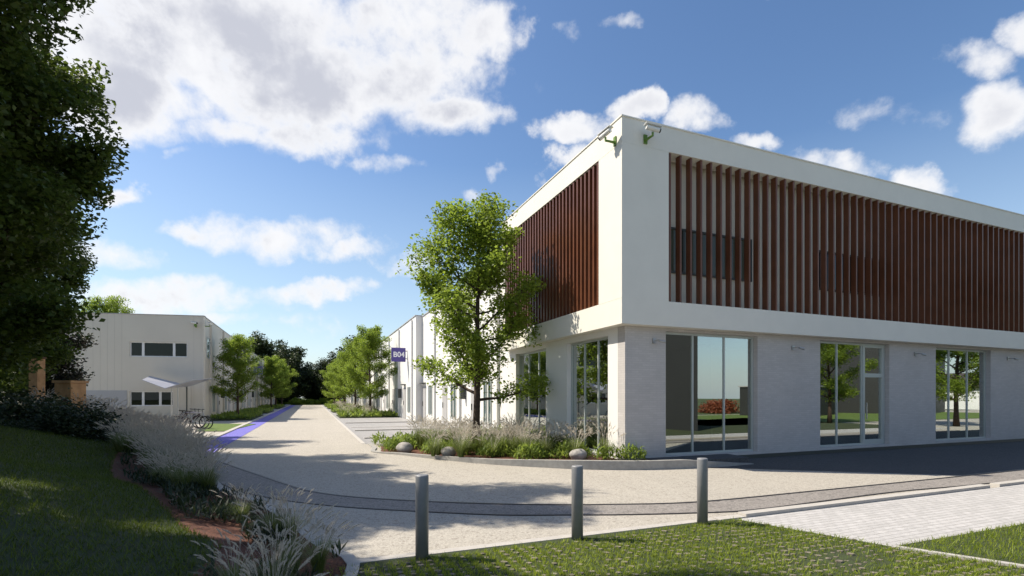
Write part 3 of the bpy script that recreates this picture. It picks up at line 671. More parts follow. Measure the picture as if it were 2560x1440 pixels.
def fwin(x0, x1, y0, y1, muls):
    a1, a0 = front_a(x0), front_a(x1); z0, z1 = front_z((x0 + x1) / 2, y1), front_z((x0 + x1) / 2, y0); fw = 0.06
    def bx(mb, a, b, c, d, t0, t1): mb.hexa([FF(x, y, c) for x, y in ((a, t0), (b, t0), (b, t1), (a, t1))][::-1], [FF(x, y, d) for x, y in ((a, t0), (b, t0), (b, t1), (a, t1))][::-1])
    m = MB(); bx(m, a0, a1, z0, z0 + fw, .07, .14); bx(m, a0, a1, z1 - fw, z1, .07, .14); bx(m, a0, a0 + fw, z0 + fw, z1 - fw, .07, .14); bx(m, a1 - fw, a1, z0 + fw, z1 - fw, .07, .14)
    ed = [a0 + fw]
    for p in muls: q = front_a(p); bx(m, q - .07, q + .07, z0 + fw, z1 - fw, .065, .145); ed += [q - .07, q + .07]
    ed.append(a1 - fw); ed.sort(); wd = m.build('window', 'hall_white', lb)
    for i in range(0, len(ed), 2): g = MB(); bx(g, ed[i], ed[i + 1], z0 + fw, z1 - fw, .10, .12); g.build('pane', 'dark_glass', wd)
fwin(324, 468, 855, 892, [434, 356.5]); fwin(324, 433, 978, 1015, [399.5, 356.5])
m = MB()
for px in range(215, 505, 18):
    a = front_a(px)
    if 320 < px < 480: continue
    m.hexa([FF(x, y, 0.0) for x, y in ((a, -0.004), (a + 0.02, -0.004), (a + 0.02, 0), (a, 0))], [FF(x, y, HL) for x, y in ((a, -0.004), (a + 0.02, -0.004), (a + 0.02, 0), (a, 0))])
m.build('panel_joints', 'joint', lb)
a0, a1 = front_a(318), 19.5
MB().hexa([FF(x, y, 0.0) for x, y in ((a0, -0.02), (a1, -0.02), (a1, -0.006), (a0, -0.006))], [FF(x, y, front_z(300, 976)) for x, y in ((a0, -0.02), (a1, -0.02), (a1, -0.006), (a0, -0.006))]).build('plinth_cladding', 'hall_grey', lb)
a0, a1 = front_a(478), front_a(452)
dd = MB().hexa([FF(x, y, 0.02) for x, y in ((a0, -0.03), (a1, -0.03), (a1, -0.006), (a0, -0.006))], [FF(x, y, 2.3) for x, y in ((a0, -0.03), (a1, -0.03), (a1, -0.006), (a0, -0.006))]).build('door', 'hall_panel', lb)
MB().hexa([FF(x, y, 0.02) for x, y in ((front_a(469), -0.05), (front_a(466), -0.05), (front_a(466), -0.03), (front_a(469), -0.03))], [FF(x, y, 2.3) for x, y in ((front_a(469), -0.05), (front_a(466), -0.05), (front_a(466), -0.03), (front_a(469), -0.03))]).build('door_edge', 'dark_frame', dd)
hall_side(lb, UL, 1, VL + 2.2, VL + 75, 0, 'hall_glass')
FV = lambda s, t, z: P(t, s, z)
flat_window(lb, FV, VL + 1.0, VL + 2.0, 4.2, 5.6, UL, 1, [], mat='hall_glass', name='upper_side_window')
sc2 = copy_tree(sc0); place(sc2, FF(0.45, -0.01, 6.25), math.atan2(-fd[1], -fd[0]), 1.1, 'white security camera at the top right of the left warehouse front')
sc3 = copy_tree(sc0); place(sc3, P(UL, VL + 0.35, 6.3), TH + math.pi / 2, 1.1, 'small security camera on the side wall at the corner of the left warehouse')
# butterfly canopy
cy_ = 30.6
def CX(px, y=cy_): return (px - 1280) / FPX * y
ca = thing('entrance_canopy', (CX(430), cy_, 0), 'pale butterfly shaped canopy on posts before the left warehouse entrance', 'canopy')
def slab(m, a, b, c, d_, th=0.05): m.hexa([(p[0], p[1], p[2] - th) for p in (a, b, c, d_)], [a, b, c, d_])
xl, xv, xr = CX(345), CX(438), CX(512)
slab_m = MB(); slab(slab_m, (xl + 1.0, cy_ - 1.0, 2.62), (xv, cy_ - .9, 2.12), (xv - 0.0, cy_ + 1.4, 2.30), (xl, cy_ + 1.0, 2.93), .03); slab_m.build('left_wing', 'canopy_sheet', ca)
slab_m = MB(); slab(slab_m, (xv + .002, cy_ - .9, 2.12), (xr - .2, cy_ - .9, 2.62), (xr - .4, cy_ + 1.5, 2.80), (xv + .002, cy_ + 1.4, 2.30), .03); slab_m.build('right_wing', 'canopy_sheet', ca)
for px, yy in ((429, cy_ - 0.6), (445, cy_ + 0.9)): MB().tube([(CX(px, yy), yy, 0), (CX(px, yy), yy, 2.24)], 0.035, 8).build('post', 'steel', ca)
# ================================================================== SIGNS
def text_mesh(txt, size, ext=0.004):
    cu = bpy.data.curves.new('t', 'FONT'); cu.body = txt; cu.size = size; cu.align_x = 'CENTER'; cu.align_y = 'CENTER'; cu.extrude = ext; cu.offset = size * 0.02
    o = bpy.data.objects.new('t', cu); dg = bpy.context.evaluated_depsgraph_get(); COL.objects.link(o); dg.update()
    me = bpy.data.meshes.new_from_object(o.evaluated_get(dg)); COL.objects.unlink(o); bpy.data.objects.remove(o); return me
def flag_sign(loc, size, txt, label, side, sc=1.0):
    t = thing0('wall_sign', label, 'sign', 'blue unit number signs on the warehouses')
    h = size / 2
    bevel(MB().box(-h, h, -0.05, 0.05, -h, h).build('panel', 'sign_blue', t), 0.01)
    MB().box(min(side * h, side * (h + .35)), max(side * h, side * (h + .35)), -0.02, 0.02, h * .5, h * .5 + .05).box(min(side * h, side * (h + .35)), max(side * h, side * (h + .35)), -0.02, 0.02, -h * .5 - .05, -h * .5).build('bracket', 'dark_frame', t)
    me = text_mesh(txt, size * 0.52); me.materials.append(MAT['sign_white'])
    to = bpy.data.objects.new('lettering', me); COL.objects.link(to); to.parent = t; to.location = (0.02, -0.056, 0); to.rotation_euler = (R(90), 0, 0)
    return place(t, loc, TH, sc)
flag_sign(P(5.78, 36.07, 4.6), 1.0, 'B04', 'square blue sign reading B04 projecting from the right warehouse', 1)
flag_sign(P(-4.96, 55.9, 4.2), 0.85, '04', 'small blue numbered sign projecting from the left warehouse between two trees', -1)
# ================================================================== BOLLARDS
b0 = thing0('bollard', 'x', 'bollard', 'steel bollards along the turf edge')
MB().lathe((0, 0, 0), [(0.066, 0), (0.066, 0.835), (0.064, 0.846), (0.058, 0.852)], 28).build('post', 'bollard_steel', b0, smooth=False)
MB().lathe((0, 0, 0), [(0.070, 0.0), (0.070, 0.012)], 28).build('base_ring', 'metal_strip', b0)
for p in b0.children: 
    for po in p.data.polygons: po.use_smooth = abs(po.normal.z) < 0.5
for i, (uu, lb_) in enumerate(((1.04, 'dark shaded steel bollard nearest the feathery plants'), (2.83, 'grey steel bollard in the middle of the three'), (4.66, 'sunlit grey bollard at the corner of the paver driveway'))):
    o = b0 if i == 0 else copy_tree(b0); place(o, P(uu, 5.02, 0.0), 0.3 * i, 1.0, lb_)
# ================================================================== BOULDERS
def boulder(c, rx, ry, rz_, seed, label):
    m = MB(); vs = []; ns, nr = 20, 12
    for i in range(nr + 1):
        ph = math.pi * i / nr
        for k in range(ns):
            th = 2 * math.pi * k / ns; dv = Vector((math.sin(ph) * math.cos(th), math.sin(ph) * math.sin(th), math.cos(ph)))
            s = 1 + 0.16 * mnoise.noise(dv * 1.3 + Vector((seed, 0, 0))) + 0.04 * mnoise.noise(dv * 4 + Vector((seed, 5, 0)))
            vs.append((c[0] + dv.x * rx * s, c[1] + dv.y * ry * s, c[2] + dv.z * rz_ * s))
    f = [(i * ns + k, (i + 1) * ns + k, (i + 1) * ns + (k + 1) % ns, i * ns + (k + 1) % ns) for i in range(nr) for k in range(ns)]
    m.add(vs, f); o = m.build('boulder', 'boulder', smooth=True); tag(o, label, 'boulder', 'boulders in the planter')
    return o
for (px, yy, zc, r_, lb_) in ((1011, 14.35, .146, .24, 'pale rounded boulder at the left tip of the planter'), (1121, 13.15, .17, .205, 'pale rounded boulder in the planter below the big street tree'), (1446, 11.72, .26, .21, 'pale rounded boulder in the planter near the office corner')):
    boulder(((px - 1280) / FPX * yy, yy, zc), r_, r_ * .85, r_ * .70, px, lb_)
# ================================================================== TREES
def tree_data(seed, H, R0, cb, nl, sub, per, leaf, prof, spread=0.34, tr=0.10, rise=(30, 60), wander=0.05, lowlimb=0.0):
    g = np.random.default_rng(seed); T = MB(); cl = []
    nz_ = 9; zs = np.linspace(0, H * 0.93, nz_); tx = np.cumsum(g.normal(0, wander, nz_)) * (zs / H); ty = np.cumsum(g.normal(0, wander, nz_)) * (zs / H)
    tp = np.stack([tx, ty, zs], 1); rad = tr * (1 - zs / H) ** 0.8 + 0.012; rad[0] *= 1.35
    T.tube(tp, rad, 10)
    at = lambda z: np.array([np.interp(z, zs, tx), np.interp(z, zs, ty), z])
    for i in range(nl):
        fz = (i + g.uniform(0, .8)) / nl; z = cb * 0.75 + (H * 0.95 - cb * 0.75) * fz ** 0.9; az = i * 2.39996 + g.uniform(-.3, .3)
        ln = R0 * prof(fz) * g.uniform(0.72, 1.18); el = R(g.uniform(*rise)) * (0.55 + 0.6 * fz)
        p = at(z); pts = [p]; dirv = np.array([math.cos(az) * math.cos(el), math.sin(az) * math.cos(el), math.sin(el)]); L = ln / max(math.cos(el), .35)
        k = 6
        for s in range(k):
            dirv = dirv + g.normal(0, 0.10, 3) + np.array([0, 0, 0.05 - lowlimb * (1 - fz)]); dirv /= np.linalg.norm(dirv); pts.append(pts[-1] + dirv * L / k)
        pts = np.array(pts); r0 = max(np.interp(z, zs, rad) * 0.55, 0.012); rr = np.linspace(r0, 0.006, k + 1); T.tube(pts, rr, 6, False)
        for s in range(2, k + 1):
            cl.append((pts[s], 0.8 + 0.3 * g.random()))
            for q in range(sub):
                d2 = dirv * 0.3 + g.normal(0, 1, 3) * np.array([1, 1, .7]); d2 /= np.linalg.norm(d2); l2 = (0.25 + 0.55 * (1 - s / (k + 2))) * R0 * 0.42 * g.uniform(.6, 1.2)
                e_ = pts[s] + d2 * l2; T.tube(np.array([pts[s], (pts[s] + e_) / 2 + g.normal(0, .03, 3), e_]), [rr[s] * .6 + .003, rr[s] * .4 + .003, 0.003], 4, False)
                cl.append((e_, 0.7 + 0.5 * g.random()))
    cl.append((at(H * .95), 1.0)); cl.append((at(H * .9), 1.0))
    C = []; 
    for c, s in cl:
        n = int(per * s * g.uniform(.5, 1.4)); 
        w_ = g.normal(0, 1, (n, 3)); rl = np.linalg.norm(w_, axis=1)[:, None]; w_ = w_ / rl * np.minimum(rl, 1.9)
        C.append(c + w_ * np.array([spread, spread, spread * .72]) * s)
    C = np.concatenate(C); C = C[C[:, 2] > cb * .8]
    if len(C) > 0:
        n = len(C); a = g.uniform(0, 2 * np.pi, n); tilt = g.uniform(-0.9, 0.35, n)
        ax = np.stack([np.cos(a) * np.cos(tilt), np.sin(a) * np.cos(tilt), np.sin(tilt)], 1)
        nr = g.normal(0, .75, (n, 3)) + np.array([0, 0, 1.0]); sd_ = np.cross(ax, nr); sd_ /= np.linalg.norm(sd_, axis=1)[:, None] + 1e-9
        nrm = np.cross(sd_, ax); l_ = (leaf * g.uniform(.6, 1.25, n))[:, None]
        v = np.stack([C - ax * l_ * .5, C + sd_ * l_ * .36 + nrm * l_ * .10 - ax * l_ * .05, C + ax * l_ * .55 - nrm * l_ * .08, C - sd_ * l_ * .36 + nrm * l_ * .10 - ax * l_ * .05], 1)
        K = MB().add(v.reshape(-1, 3), np.arange(4 * n).reshape(n, 4))
    return T, K, n
def make_tree(name, seed, label, cat, group, leafmat, **kw):
    t = thing0(name, label, cat, group); T, K, n = tree_data(seed, **kw)
    T.build('trunk', 'bark', t, smooth=True); K.build('crown', leafmat, t); print(name, n); return t
street = lambda f: (0.92 + .75 * f) if f < .4 else max(.28, 1.22 - (f - .4) * 1.50)
st_kw = dict(H=6.85, R0=1.92, cb=1.7, nl=27, sub=3, per=58, leaf=0.105, prof=street, spread=0.19, tr=0.105, rise=(22, 50))
t1 = make_tree('street_tree', 11, 'leafy green street tree in the planter in front of the office louvres', 'tree', 'young street trees', 'leaf_street', **st_kw)
place(t1, (-1.08, 15.0, 0.05), 0.4, (.99, .99, 1.01))
t2 = make_tree('street_tree', 23, 'x', 'tree', 'young street trees', 'leaf_street', **dict(st_kw, R0=1.8, per=66))
rights = [(4.4, 41.6, .98, 'green street tree left of the B04 sign in the bed by the parking bays'), (4.3, 55, .95, 'street tree right behind the tree beside the B04 sign'), (4.0, 68, 1.0, 'third street tree up the right side of the road'),
          (4.0, 79, .95, 'fourth street tree up the right side of the road'), (3.6, 90, .98, 'last street tree on the right before the dark wood')]
for i, (u_, v__, s, lb_) in enumerate(rights):
    o = t2 if i == 0 else copy_tree(t1 if i % 2 else t2); place(o, P(u_, v__, 0.05), 1.3 * i, s, lb_, 'young street trees')
lefts = [(-4.95, 40.9, .82, 'street tree beside the bicycles with its lower crown in the warehouse shade'), (-4.8, 71, .9, 'street tree behind the blue sign on the left warehouse'), (-4.7, 78, .98, 'street tree at the far end of the left warehouse'),
         (-4.5, 90, .95, 'last street tree on the left before the dark wood')]
for i, (u_, v__, s, lb_) in enumerate(lefts):
    o = copy_tree(t2 if i % 2 else t1); place(o, P(u_, v__, 0.05), 2.1 + 1.7 * i, s, lb_, 'young street trees')
o = copy_tree(t1); place(o, (-61.0, 75.0, 0.0), 1.0, 2.25, 'tree top rising over the roof of the left warehouse', 'young street trees')
# big dark trees on the mound
bigp = lambda f: 0.75 + 0.35 * math.sin(f * math.pi) if f < .75 else max(.3, 1.0 - (f - .75) * 2.4)
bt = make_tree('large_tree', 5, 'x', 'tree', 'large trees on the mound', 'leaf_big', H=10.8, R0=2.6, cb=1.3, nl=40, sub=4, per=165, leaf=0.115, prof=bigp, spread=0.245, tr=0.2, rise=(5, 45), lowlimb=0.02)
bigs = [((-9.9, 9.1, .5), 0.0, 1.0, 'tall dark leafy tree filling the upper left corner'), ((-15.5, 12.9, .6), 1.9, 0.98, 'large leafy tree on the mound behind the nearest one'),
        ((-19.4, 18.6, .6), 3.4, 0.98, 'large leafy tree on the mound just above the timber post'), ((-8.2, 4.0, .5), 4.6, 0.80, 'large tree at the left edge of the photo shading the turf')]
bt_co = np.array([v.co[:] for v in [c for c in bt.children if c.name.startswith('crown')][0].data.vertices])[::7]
tgt = [200, 235, 265, 272, 280, 268, 240, 240, 205]
best = None
for a_ in np.linspace(0, 2 * np.pi, 24, endpoint=False):
    for xo in np.linspace(-11.6, -9.9, 12):
        x_ = bt_co[:, 0] * math.cos(a_) - bt_co[:, 1] * math.sin(a_) + xo; y_ = bt_co[:, 0] * math.sin(a_) + bt_co[:, 1] * math.cos(a_) + 9.1
        px_ = 1280 + FPX * x_ / y_; py_ = HOR - FPX * (bt_co[:, 2] + .5 - CAMH) / y_
        e_ = 0
        for b_ in range(9):
            q_ = px_[(py_ > b_ * 100) & (py_ < b_ * 100 + 100)]
            mx_ = np.percentile(q_, 99.6) if len(q_) > 50 else -100
            e_ += max(0, mx_ - tgt[b_]) * 1.6 + max(0, tgt[b_] - mx_)
        if best is None or e_ < best[0]: best = (e_, a_, xo)
print('near tree', best)
bigs[0] = ((best[2] - .25, 9.35, .5), best[1], 1.0, bigs[0][3])
for i, (l_, rz, s, lb_) in enumerate(bigs):
    o = bt if i == 0 else copy_tree(bt); place(o, l_, rz, (s, s, (1.0, 1.15, .98, 1.2)[i]), lb_)
# smaller bushy tree behind the timber posts
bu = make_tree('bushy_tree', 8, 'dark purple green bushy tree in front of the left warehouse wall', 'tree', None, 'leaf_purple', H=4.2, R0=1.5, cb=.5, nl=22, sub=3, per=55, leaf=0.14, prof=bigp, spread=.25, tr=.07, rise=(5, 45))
place(bu, (-20.4, 21.5, 0.2), 0.3, 1.0)
# dark wood at the end of the road
ft = make_tree('woodland_tree', 31, 'x', 'tree', 'dark trees at the end of the road', 'leaf_forest', H=11.5, R0=4.6, cb=1.0, nl=30, sub=3, per=34, leaf=0.5, prof=bigp, spread=.75, tr=.3, rise=(5, 50))
fr_ = sorted([(-54, 104, 1.0), (-49, 107, .9), (-45.5, 101, .78), (-41, 112, .62), (-37.5, 104, .72), (-33.5, 108, .95), (-29, 104, 1.0), (-25, 110, .9), (-60, 106, .95), (-20, 106, .9), (-66, 104, .9), (-37, 118, .7), (-45.5, 113, .6), (-42.5, 108, .5)], key=lambda q: q[0] / q[1])
names = ['first', 'second', 'third', 'fourth', 'fifth', 'sixth', 'seventh', 'eighth', 'ninth', 'tenth', 'eleventh', 'twelfth', 'thirteenth', 'fourteenth']
for i, (x, y, s) in enumerate(fr_):
    o = ft if i == 0 else copy_tree(ft); place(o, (x, y, 0), 1.1 * i, (s, s, s * .95), 'dark dense tree in the far wood, ' + names[i] + ' from the left')
# shrubs
def make_shrub(name, seed, label, leafmat, group, rx, rz_, n, leaf):
    t = thing0(name, label, 'shrub', group); g = np.random.default_rng(seed)
    nc = 46; cc = g.normal(0, 1, (nc, 3)); cc /= np.linalg.norm(cc, axis=1)[:, None]; cc[:, 2] = np.abs(cc[:, 2]); cc *= g.uniform(.55, 1, nc)[:, None]
    S = MB()
    for c in cc[:26]: S.tube(np.array([(0, 0, 0), (c[0] * rx * .5, c[1] * rx * .5, c[2] * rz_ * .65), (c[0] * rx, c[1] * rx, c[2] * rz_)]), [.015, .01, .005], 5, False)
    S.build('stems', 'bark', t)
    C = cc[g.integers(0, nc, n)] * np.array([rx, rx, rz_]) + g.normal(0, 1, (n, 3)) * np.array([rx, rx, rz_]) * .16; C[:, 2] = np.maximum(C[:, 2], 0.03)
    a = g.uniform(0, 2 * np.pi, n); tl = g.uniform(-.6, .8, n); ax = np.stack([np.cos(a) * np.cos(tl), np.sin(a) * np.cos(tl), np.sin(tl)], 1)
    nr = g.normal(0, .8, (n, 3)) + np.array([0, 0, 1.0]); sd_ = np.cross(ax, nr); sd_ /= np.linalg.norm(sd_, axis=1)[:, None] + 1e-9; l_ = (leaf * g.uniform(.6, 1.3, n))[:, None]
    v = np.stack([C - ax * l_ * .5, C + sd_ * l_ * .33, C + ax * l_ * .55, C - sd_ * l_ * .33], 1)
    MB().add(v.reshape(-1, 3), np.arange(4 * n).reshape(n, 4)).build('foliage', leafmat, t); return t
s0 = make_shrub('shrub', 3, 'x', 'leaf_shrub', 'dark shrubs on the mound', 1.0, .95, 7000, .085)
shs = [(-11.9, 13.6, .62, 1.05, 'dark rounded shrub on the mound beside the pale feathery plants'), (-13.6, 14.4, .65, 1.2, 'dark shrub on the mound in front of the timber box'), (-15.1, 14.6, .7, 1.25, 'dark shrub on the mound in front of the timber post'),
       (-14.2, 12.4, .72, .8, 'low dark shrub in the front row on the mound'), (-12.7, 12.6, .62, .62, 'smallest dark shrub on the mound above the lawn'), (-16.6, 15.6, .7, 1.4, 'dark shrub at the left edge of the photo')]
for i, (x, y, z, s, lb_) in enumerate(shs):
    o = s0 if i == 0 else copy_tree(s0); place(o, (x, y, z - .18), 1.3 * i, (s, s, s * .95), lb_)
hs = make_shrub('hedge_shrub', 9, 'x', 'leaf_street', 'low shrubs at the end of the road', 1.6, 1.1, 2500, .30)
for i, x in enumerate(np.linspace(-50, -30, 9)):
    o = hs if i == 0 else copy_tree(hs); place(o, (x, 98.5 + (i % 3), 0), i, (1.0, 1.0, .8 + .2 * (i % 2)), 'low green shrub at the end of the road, ' + names[i] + ' from the left')
# ================================================================== TIMBER POST AND BOX
tp_ = thing('timber_post', (-15.9, 17.0, .3), 'tall narrow timber post with dark slots behind the shrubs', 'post')
x0 = (98 - 1280) / FPX * 17.0
bevel(MB().box(x0 - .17, x0 + .12, 16.8, 17.1, .3, 2.92).build('column', 'timber', tp_), .01)
MB().box(x0 - .19, x0 + .14, 16.78, 17.12, 2.921, 2.98).build('cap', 'timber_dark', tp_)
MB().box(x0 - .08, x0 + .06, 16.785, 16.80, 2.42, 2.48).box(x0 - .08, x0 + .06, 16.785, 16.80, 2.80, 2.84).build('slot', 'timber_dark', tp_)
tb = thing('timber_box', ((168 - 1280) / FPX * 16.5, 16.5, .3), 'timber box on the mound with a square opening and flat lid', 'box')
x0 = (172 - 1280) / FPX * 16.5
bevel(MB().box(x0 - .30, x0 + .24, 16.3, 16.9, .3, 2.08).build('body', 'timber', tb), .015)
MB().box(x0 - .34, x0 + .28, 16.25, 16.95, 2.081, 2.16).build('lid', 'timber', tb)
MB().box(x0 - .06, x0 + .16, 16.285, 16.299, 1.35, 1.62).build('opening', 'timber_dark', tb)
MB().box(x0 - .06, x0 + .10, 16.28, 16.299, 1.0, 1.18).build('drawer', 'timber_dark', tb)
# ================================================================== ORNAMENTAL GRASSES
def grass_clump(seed, h, r, nb, npl, label, group, pl=.15):
    t = thing0('feathery_plant', label, 'plant', group); g = np.random.default_rng(seed)
    B = MB(); vs = []; k = 4
    for i in range(nb):
        a = g.uniform(0, 2 * np.pi); o = g.uniform(0, .07); H = h * g.uniform(.45, .8); rr = r * g.uniform(.3, 1.15); w_ = .005 * g.uniform(.7, 1.3)
        c = np.array([math.cos(a), math.sin(a), 0]); sd_ = np.array([-c[1], c[0], 0])
        for s in np.linspace(0, 1, k):
            p = c * (o + rr * s ** 1.5) + np.array([0, 0, H * math.sin(min(s * 1.75, 2.2)) if s < .9 else H * math.sin(1.75) * .86]); ww = w_ * (1 - s * .85)
            vs += [p - sd_ * ww, p + sd_ * ww]
    F = np.array([(i * 2 * k + 2 * s, i * 2 * k + 2 * s + 1, i * 2 * k + 2 * s + 3, i * 2 * k + 2 * s + 2) for i in range(nb) for s in range(k - 1)])
    B.add(vs, F); B.build('leaves', 'blade_clump', t)
    S = MB(); vs = []; fs = []; n = 0
    for i in range(npl):
        a = g.uniform(0, 2 * np.pi); H = h * g.uniform(.7, 1.12); rr = r * g.uniform(.15, 1.05); c = np.array([math.cos(a), math.sin(a), 0])
        pts = [c * (.03 + rr * s ** 1.6) + np.array([0, 0, H * s ** .85]) for s in np.linspace(0, 1, 5)]
        up_ = (pts[-1] - pts[-2]); up_ /= np.linalg.norm(up_); droop = up_ + c * .5; droop[2] -= .35; droop /= np.linalg.norm(droop)
        sd_ = np.array([-c[1], c[0], 0])
        for s in range(4):      # stalk, one thin strip
            vs += [pts[s] - sd_ * .0015, pts[s] + sd_ * .0015, pts[s + 1] + sd_ * .0015, pts[s + 1] - sd_ * .0015]; fs.append((n, n + 1, n + 2, n + 3)); n += 4
        L = pl * g.uniform(.7, 1.25); prev = pts[-1]
        m_ = 15
        for q in range(m_):     # plume: bristles along a bending axis
            s = q / m_; dirq = up_ * (1 - s) + droop * s; p = prev + dirq * L / m_; prev = p
            wd = .019 * math.sin(math.pi * min(1, s * .95 + .12)) + .003
            for b in range(3):
                ang = g.uniform(0, 2 * np.pi); e1_ = np.cross(dirq, [0.3, .2, .9]); e1_ /= np.linalg.norm(e1_); e2_ = np.cross(dirq, e1_); o_ = e1_ * math.cos(ang) + e2_ * math.sin(ang)
                tip = p + o_ * wd + dirq * .028; tn = np.cross(o_, dirq) * .0055
                vs += [p - dirq * .008, p + tn, tip, p - tn]; fs.append((n, n + 1, n + 2, n + 3)); n += 4
    S.add(vs, np.array(fs)); S.build('plumes', 'plume', t); return t
gm = [grass_clump(41 + i, .85, .46, 230, 36, 'x', 'x') for i in range(3)]
gr = np.random.default_rng(12); used = [False] * 3; cnt = 0
def put_clump(x, y, z, s, label, group):
    global cnt
    i = cnt % 3; cnt += 1
    if not used[i]: o = gm[i]; used[i] = True
    else: o = copy_tree(gm[i])
    place(o, (x, y, z), gr.uniform(0, 6.28), (s, s, s * gr.uniform(.85, 1.15)), label, group)
ZN = ['at the near end of the mulch bed, nearest the camera', 'at the near bend of the mulch bed beside the first bollard', 'in the mulch bed beside the drainage strip', 'in the mulch bed where the drainage strip meets it',
      'in the middle of the mulch bed below the dark shrubs', 'in the mulch bed beside the end of the blue path', 'in the dense stand at the far end of the mulch bed', 'in the dense stand in front of the parked bicycles']
def GLf(i): return 'pale feathery plumed plant ' + ZN[min(7, max(0, (i - 5) * 8 // 80))]
spots = []
for i in range(5, 88):
    t = i / 89
    for q in range(4 if t > .3 else 2):
        if gr.random() < (.45 if t < .3 else .66): spots.append((i, gr.uniform(.12, bedw(t) * (0.62 if t < .5 else 1.0))))
big = [(9, .55, .95), (12, .35, .75), (16, .30, .8), (21, .45, .95)]
for n_, (i, dd_) in enumerate(spots):
    p = mound_pt(i, dd_)
    if i < 24 and (dd_ > .8 or gr.random() < .45): continue
    put_clump(p[0], p[1], p[2] - .02, gr.uniform(.5, .68) if i < 34 else gr.uniform(.6, .85), GLf(i), 'feathery plants beside the mound')
p = mound_pt(14, .45); put_clump(p[0], p[1], p[2], .62, 'feathery plumed plant nearest the camera at the bottom of the mulch bed', 'feathery plants beside the mound')
for k_ in range(34):   # dense stand at the head of the bed
    i = int(gr.integers(58, 90)); dd_ = gr.uniform(.1, 4.6); p = mound_pt(i, dd_); put_clump(p[0], p[1], p[2] - .03, gr.uniform(.85, 1.05) if dd_ > 1.6 else gr.uniform(.55, .7), GLf(i), 'feathery plants beside the mound')
def PLf(u, v):
    a = 'at the parking bay end of the planter' if u < 3.6 else ('around the trunk of the big street tree' if u < 5.0 else 'against the side windows of the office')
    b = 'in the front rows' if v < 12.8 else ('in the middle rows' if v < 14.8 else 'in the rear rows')
    return 'cream plumed plant ' + b + ' ' + a
for k_ in range(62):
    u_ = gr.uniform(2.9, 6.6); v__ = gr.uniform(11.0, 16.8)
    if v__ < 10.2 + (6.6 - u_) * .55: continue
    put_clump(*P(u_, v__, 0.08), gr.uniform(.62, .92), PLf(u_, v__), 'feathery plants in the planter')
for (u_, v__) in [(5.9, 10.6), (6.3, 11.1), (5.4, 11.3), (6.2, 12.0), (4.6, 12.2), (6.5, 10.2), (5.0, 11.6)]: put_clump(*P(u_, v__, 0.12), .8, PLf(u_, v__), 'feathery plants in the planter')
for (a, b), BL in zip(beds[:3], ('small plumed plant in the bed under the tree beside the B04 sign', 'small plumed plant in the second bed up the right side of the road', 'small plumed plant in the third bed up the right side of the road')):
    for k_ in range(13): put_clump(*P(gr.uniform(2.1, 6.1), gr.uniform(a + .2, b - .2), .06), gr.uniform(.7, 1.0), BL, 'feathery plants in the far beds')
# low green cover in the planter
def cover(rng, pts, h, wd, leaf):
    C = pts; n = len(C); a = rng.uniform(0, 2 * np.pi, n); tl = rng.uniform(.1, 1.3, n); ax = np.stack([np.cos(a) * np.cos(tl), np.sin(a) * np.cos(tl), np.sin(tl)], 1)
    sd_ = np.stack([-np.sin(a), np.cos(a), np.zeros(n)], 1); l_ = (leaf * rng.uniform(.5, 1.3, n))[:, None]
    v = np.stack([C, C + ax * l_ * .5 + sd_ * l_ * wd, C + ax * l_, C + ax * l_ * .5 - sd_ * l_ * wd], 1); return MB().add(v.reshape(-1, 3), np.arange(4 * n).reshape(n, 4))
sp = np.array([p for p in soil_pts]); N = 60000
X = rng.uniform(sp[:, 0].min(), sp[:, 0].max(), N); Y = rng.uniform(sp[:, 1].min(), sp[:, 1].max(), N); ok = inside([tuple(p) for p in sp], X, Y); X = X[ok]; Y = Y[ok]
den = np.array([mnoise.noise(Vector((x * 1.6, y * 1.6, 7))) for x, y in zip(X, Y)]); k_ = den > -0.13
for (bx_, by_, bw_) in ((1011, 14.2, .42), (1121, 13.0, .42), (1446, 11.6, .42)):
    fx, fy = (bx_ - 1280) / FPX * by_, by_; k_ &= ~(np.hypot(X - fx, Y - fy) < bw_)
dk = np.min(np.hypot(X[:, None] - pcur[None, ::2, 0], Y[:, None] - pcur[None, ::2, 1]), axis=1); k_ &= (dk > .42) | ((den > .12) & (dk > .17))
X = X[k_]; Y = Y[k_]; den = den[k_]
uu = X * U[0] + Y * U[1]; zz = 0.02 + 0.13 * np.clip((uu - 1.8) / 4.6, 0, 1) + rng.random(len(X)) * np.clip(den + .25, 0, .6) * .6
tag(cover(rng, np.stack([X, Y, zz], 1), 0, .16, .14).build('ground_cover', 'leaf_ground'), 'low fresh green ground cover between the grasses in the planter', 'ground cover', kind='stuff')
q = scatter_mound(rng, 16000, lambda t: .05, lambda t: bedw(t) * .9)
dn = np.array([mnoise.noise(Vector((x * 1.2, y * 1.2, 1))) for x, y in q[:, :2]]); q = q[dn > .02]; q[:, 2] += rng.random(len(q)) * .12
tag(cover(rng, q, 0, .10, .13).build('bed_ground_cover', 'leaf_shrub'), 'low dark ground cover in the shaded mulch bed', 'ground cover', kind='stuff')
bp_ = []
for (a, b) in beds:
    n_ = 2500; bp_.append(np.array([P(rng.uniform(2.0, 6.25), rng.uniform(a, b), .06 + rng.random() * .15) for _ in range(n_)]))
for (a, b) in ((38, 47), (52, 60), (70, 84)): bp_.append(np.array([P(rng.uniform(-6.3, -3.8), rng.uniform(a, b), .06 + rng.random() * .15) for _ in range(2000)]))
tag(cover(rng, np.concatenate(bp_), 0, .2, .3).build('far_bed_ground_cover', 'leaf_ground'), 'low green planting in the beds further up the road', 'ground cover', kind='stuff')
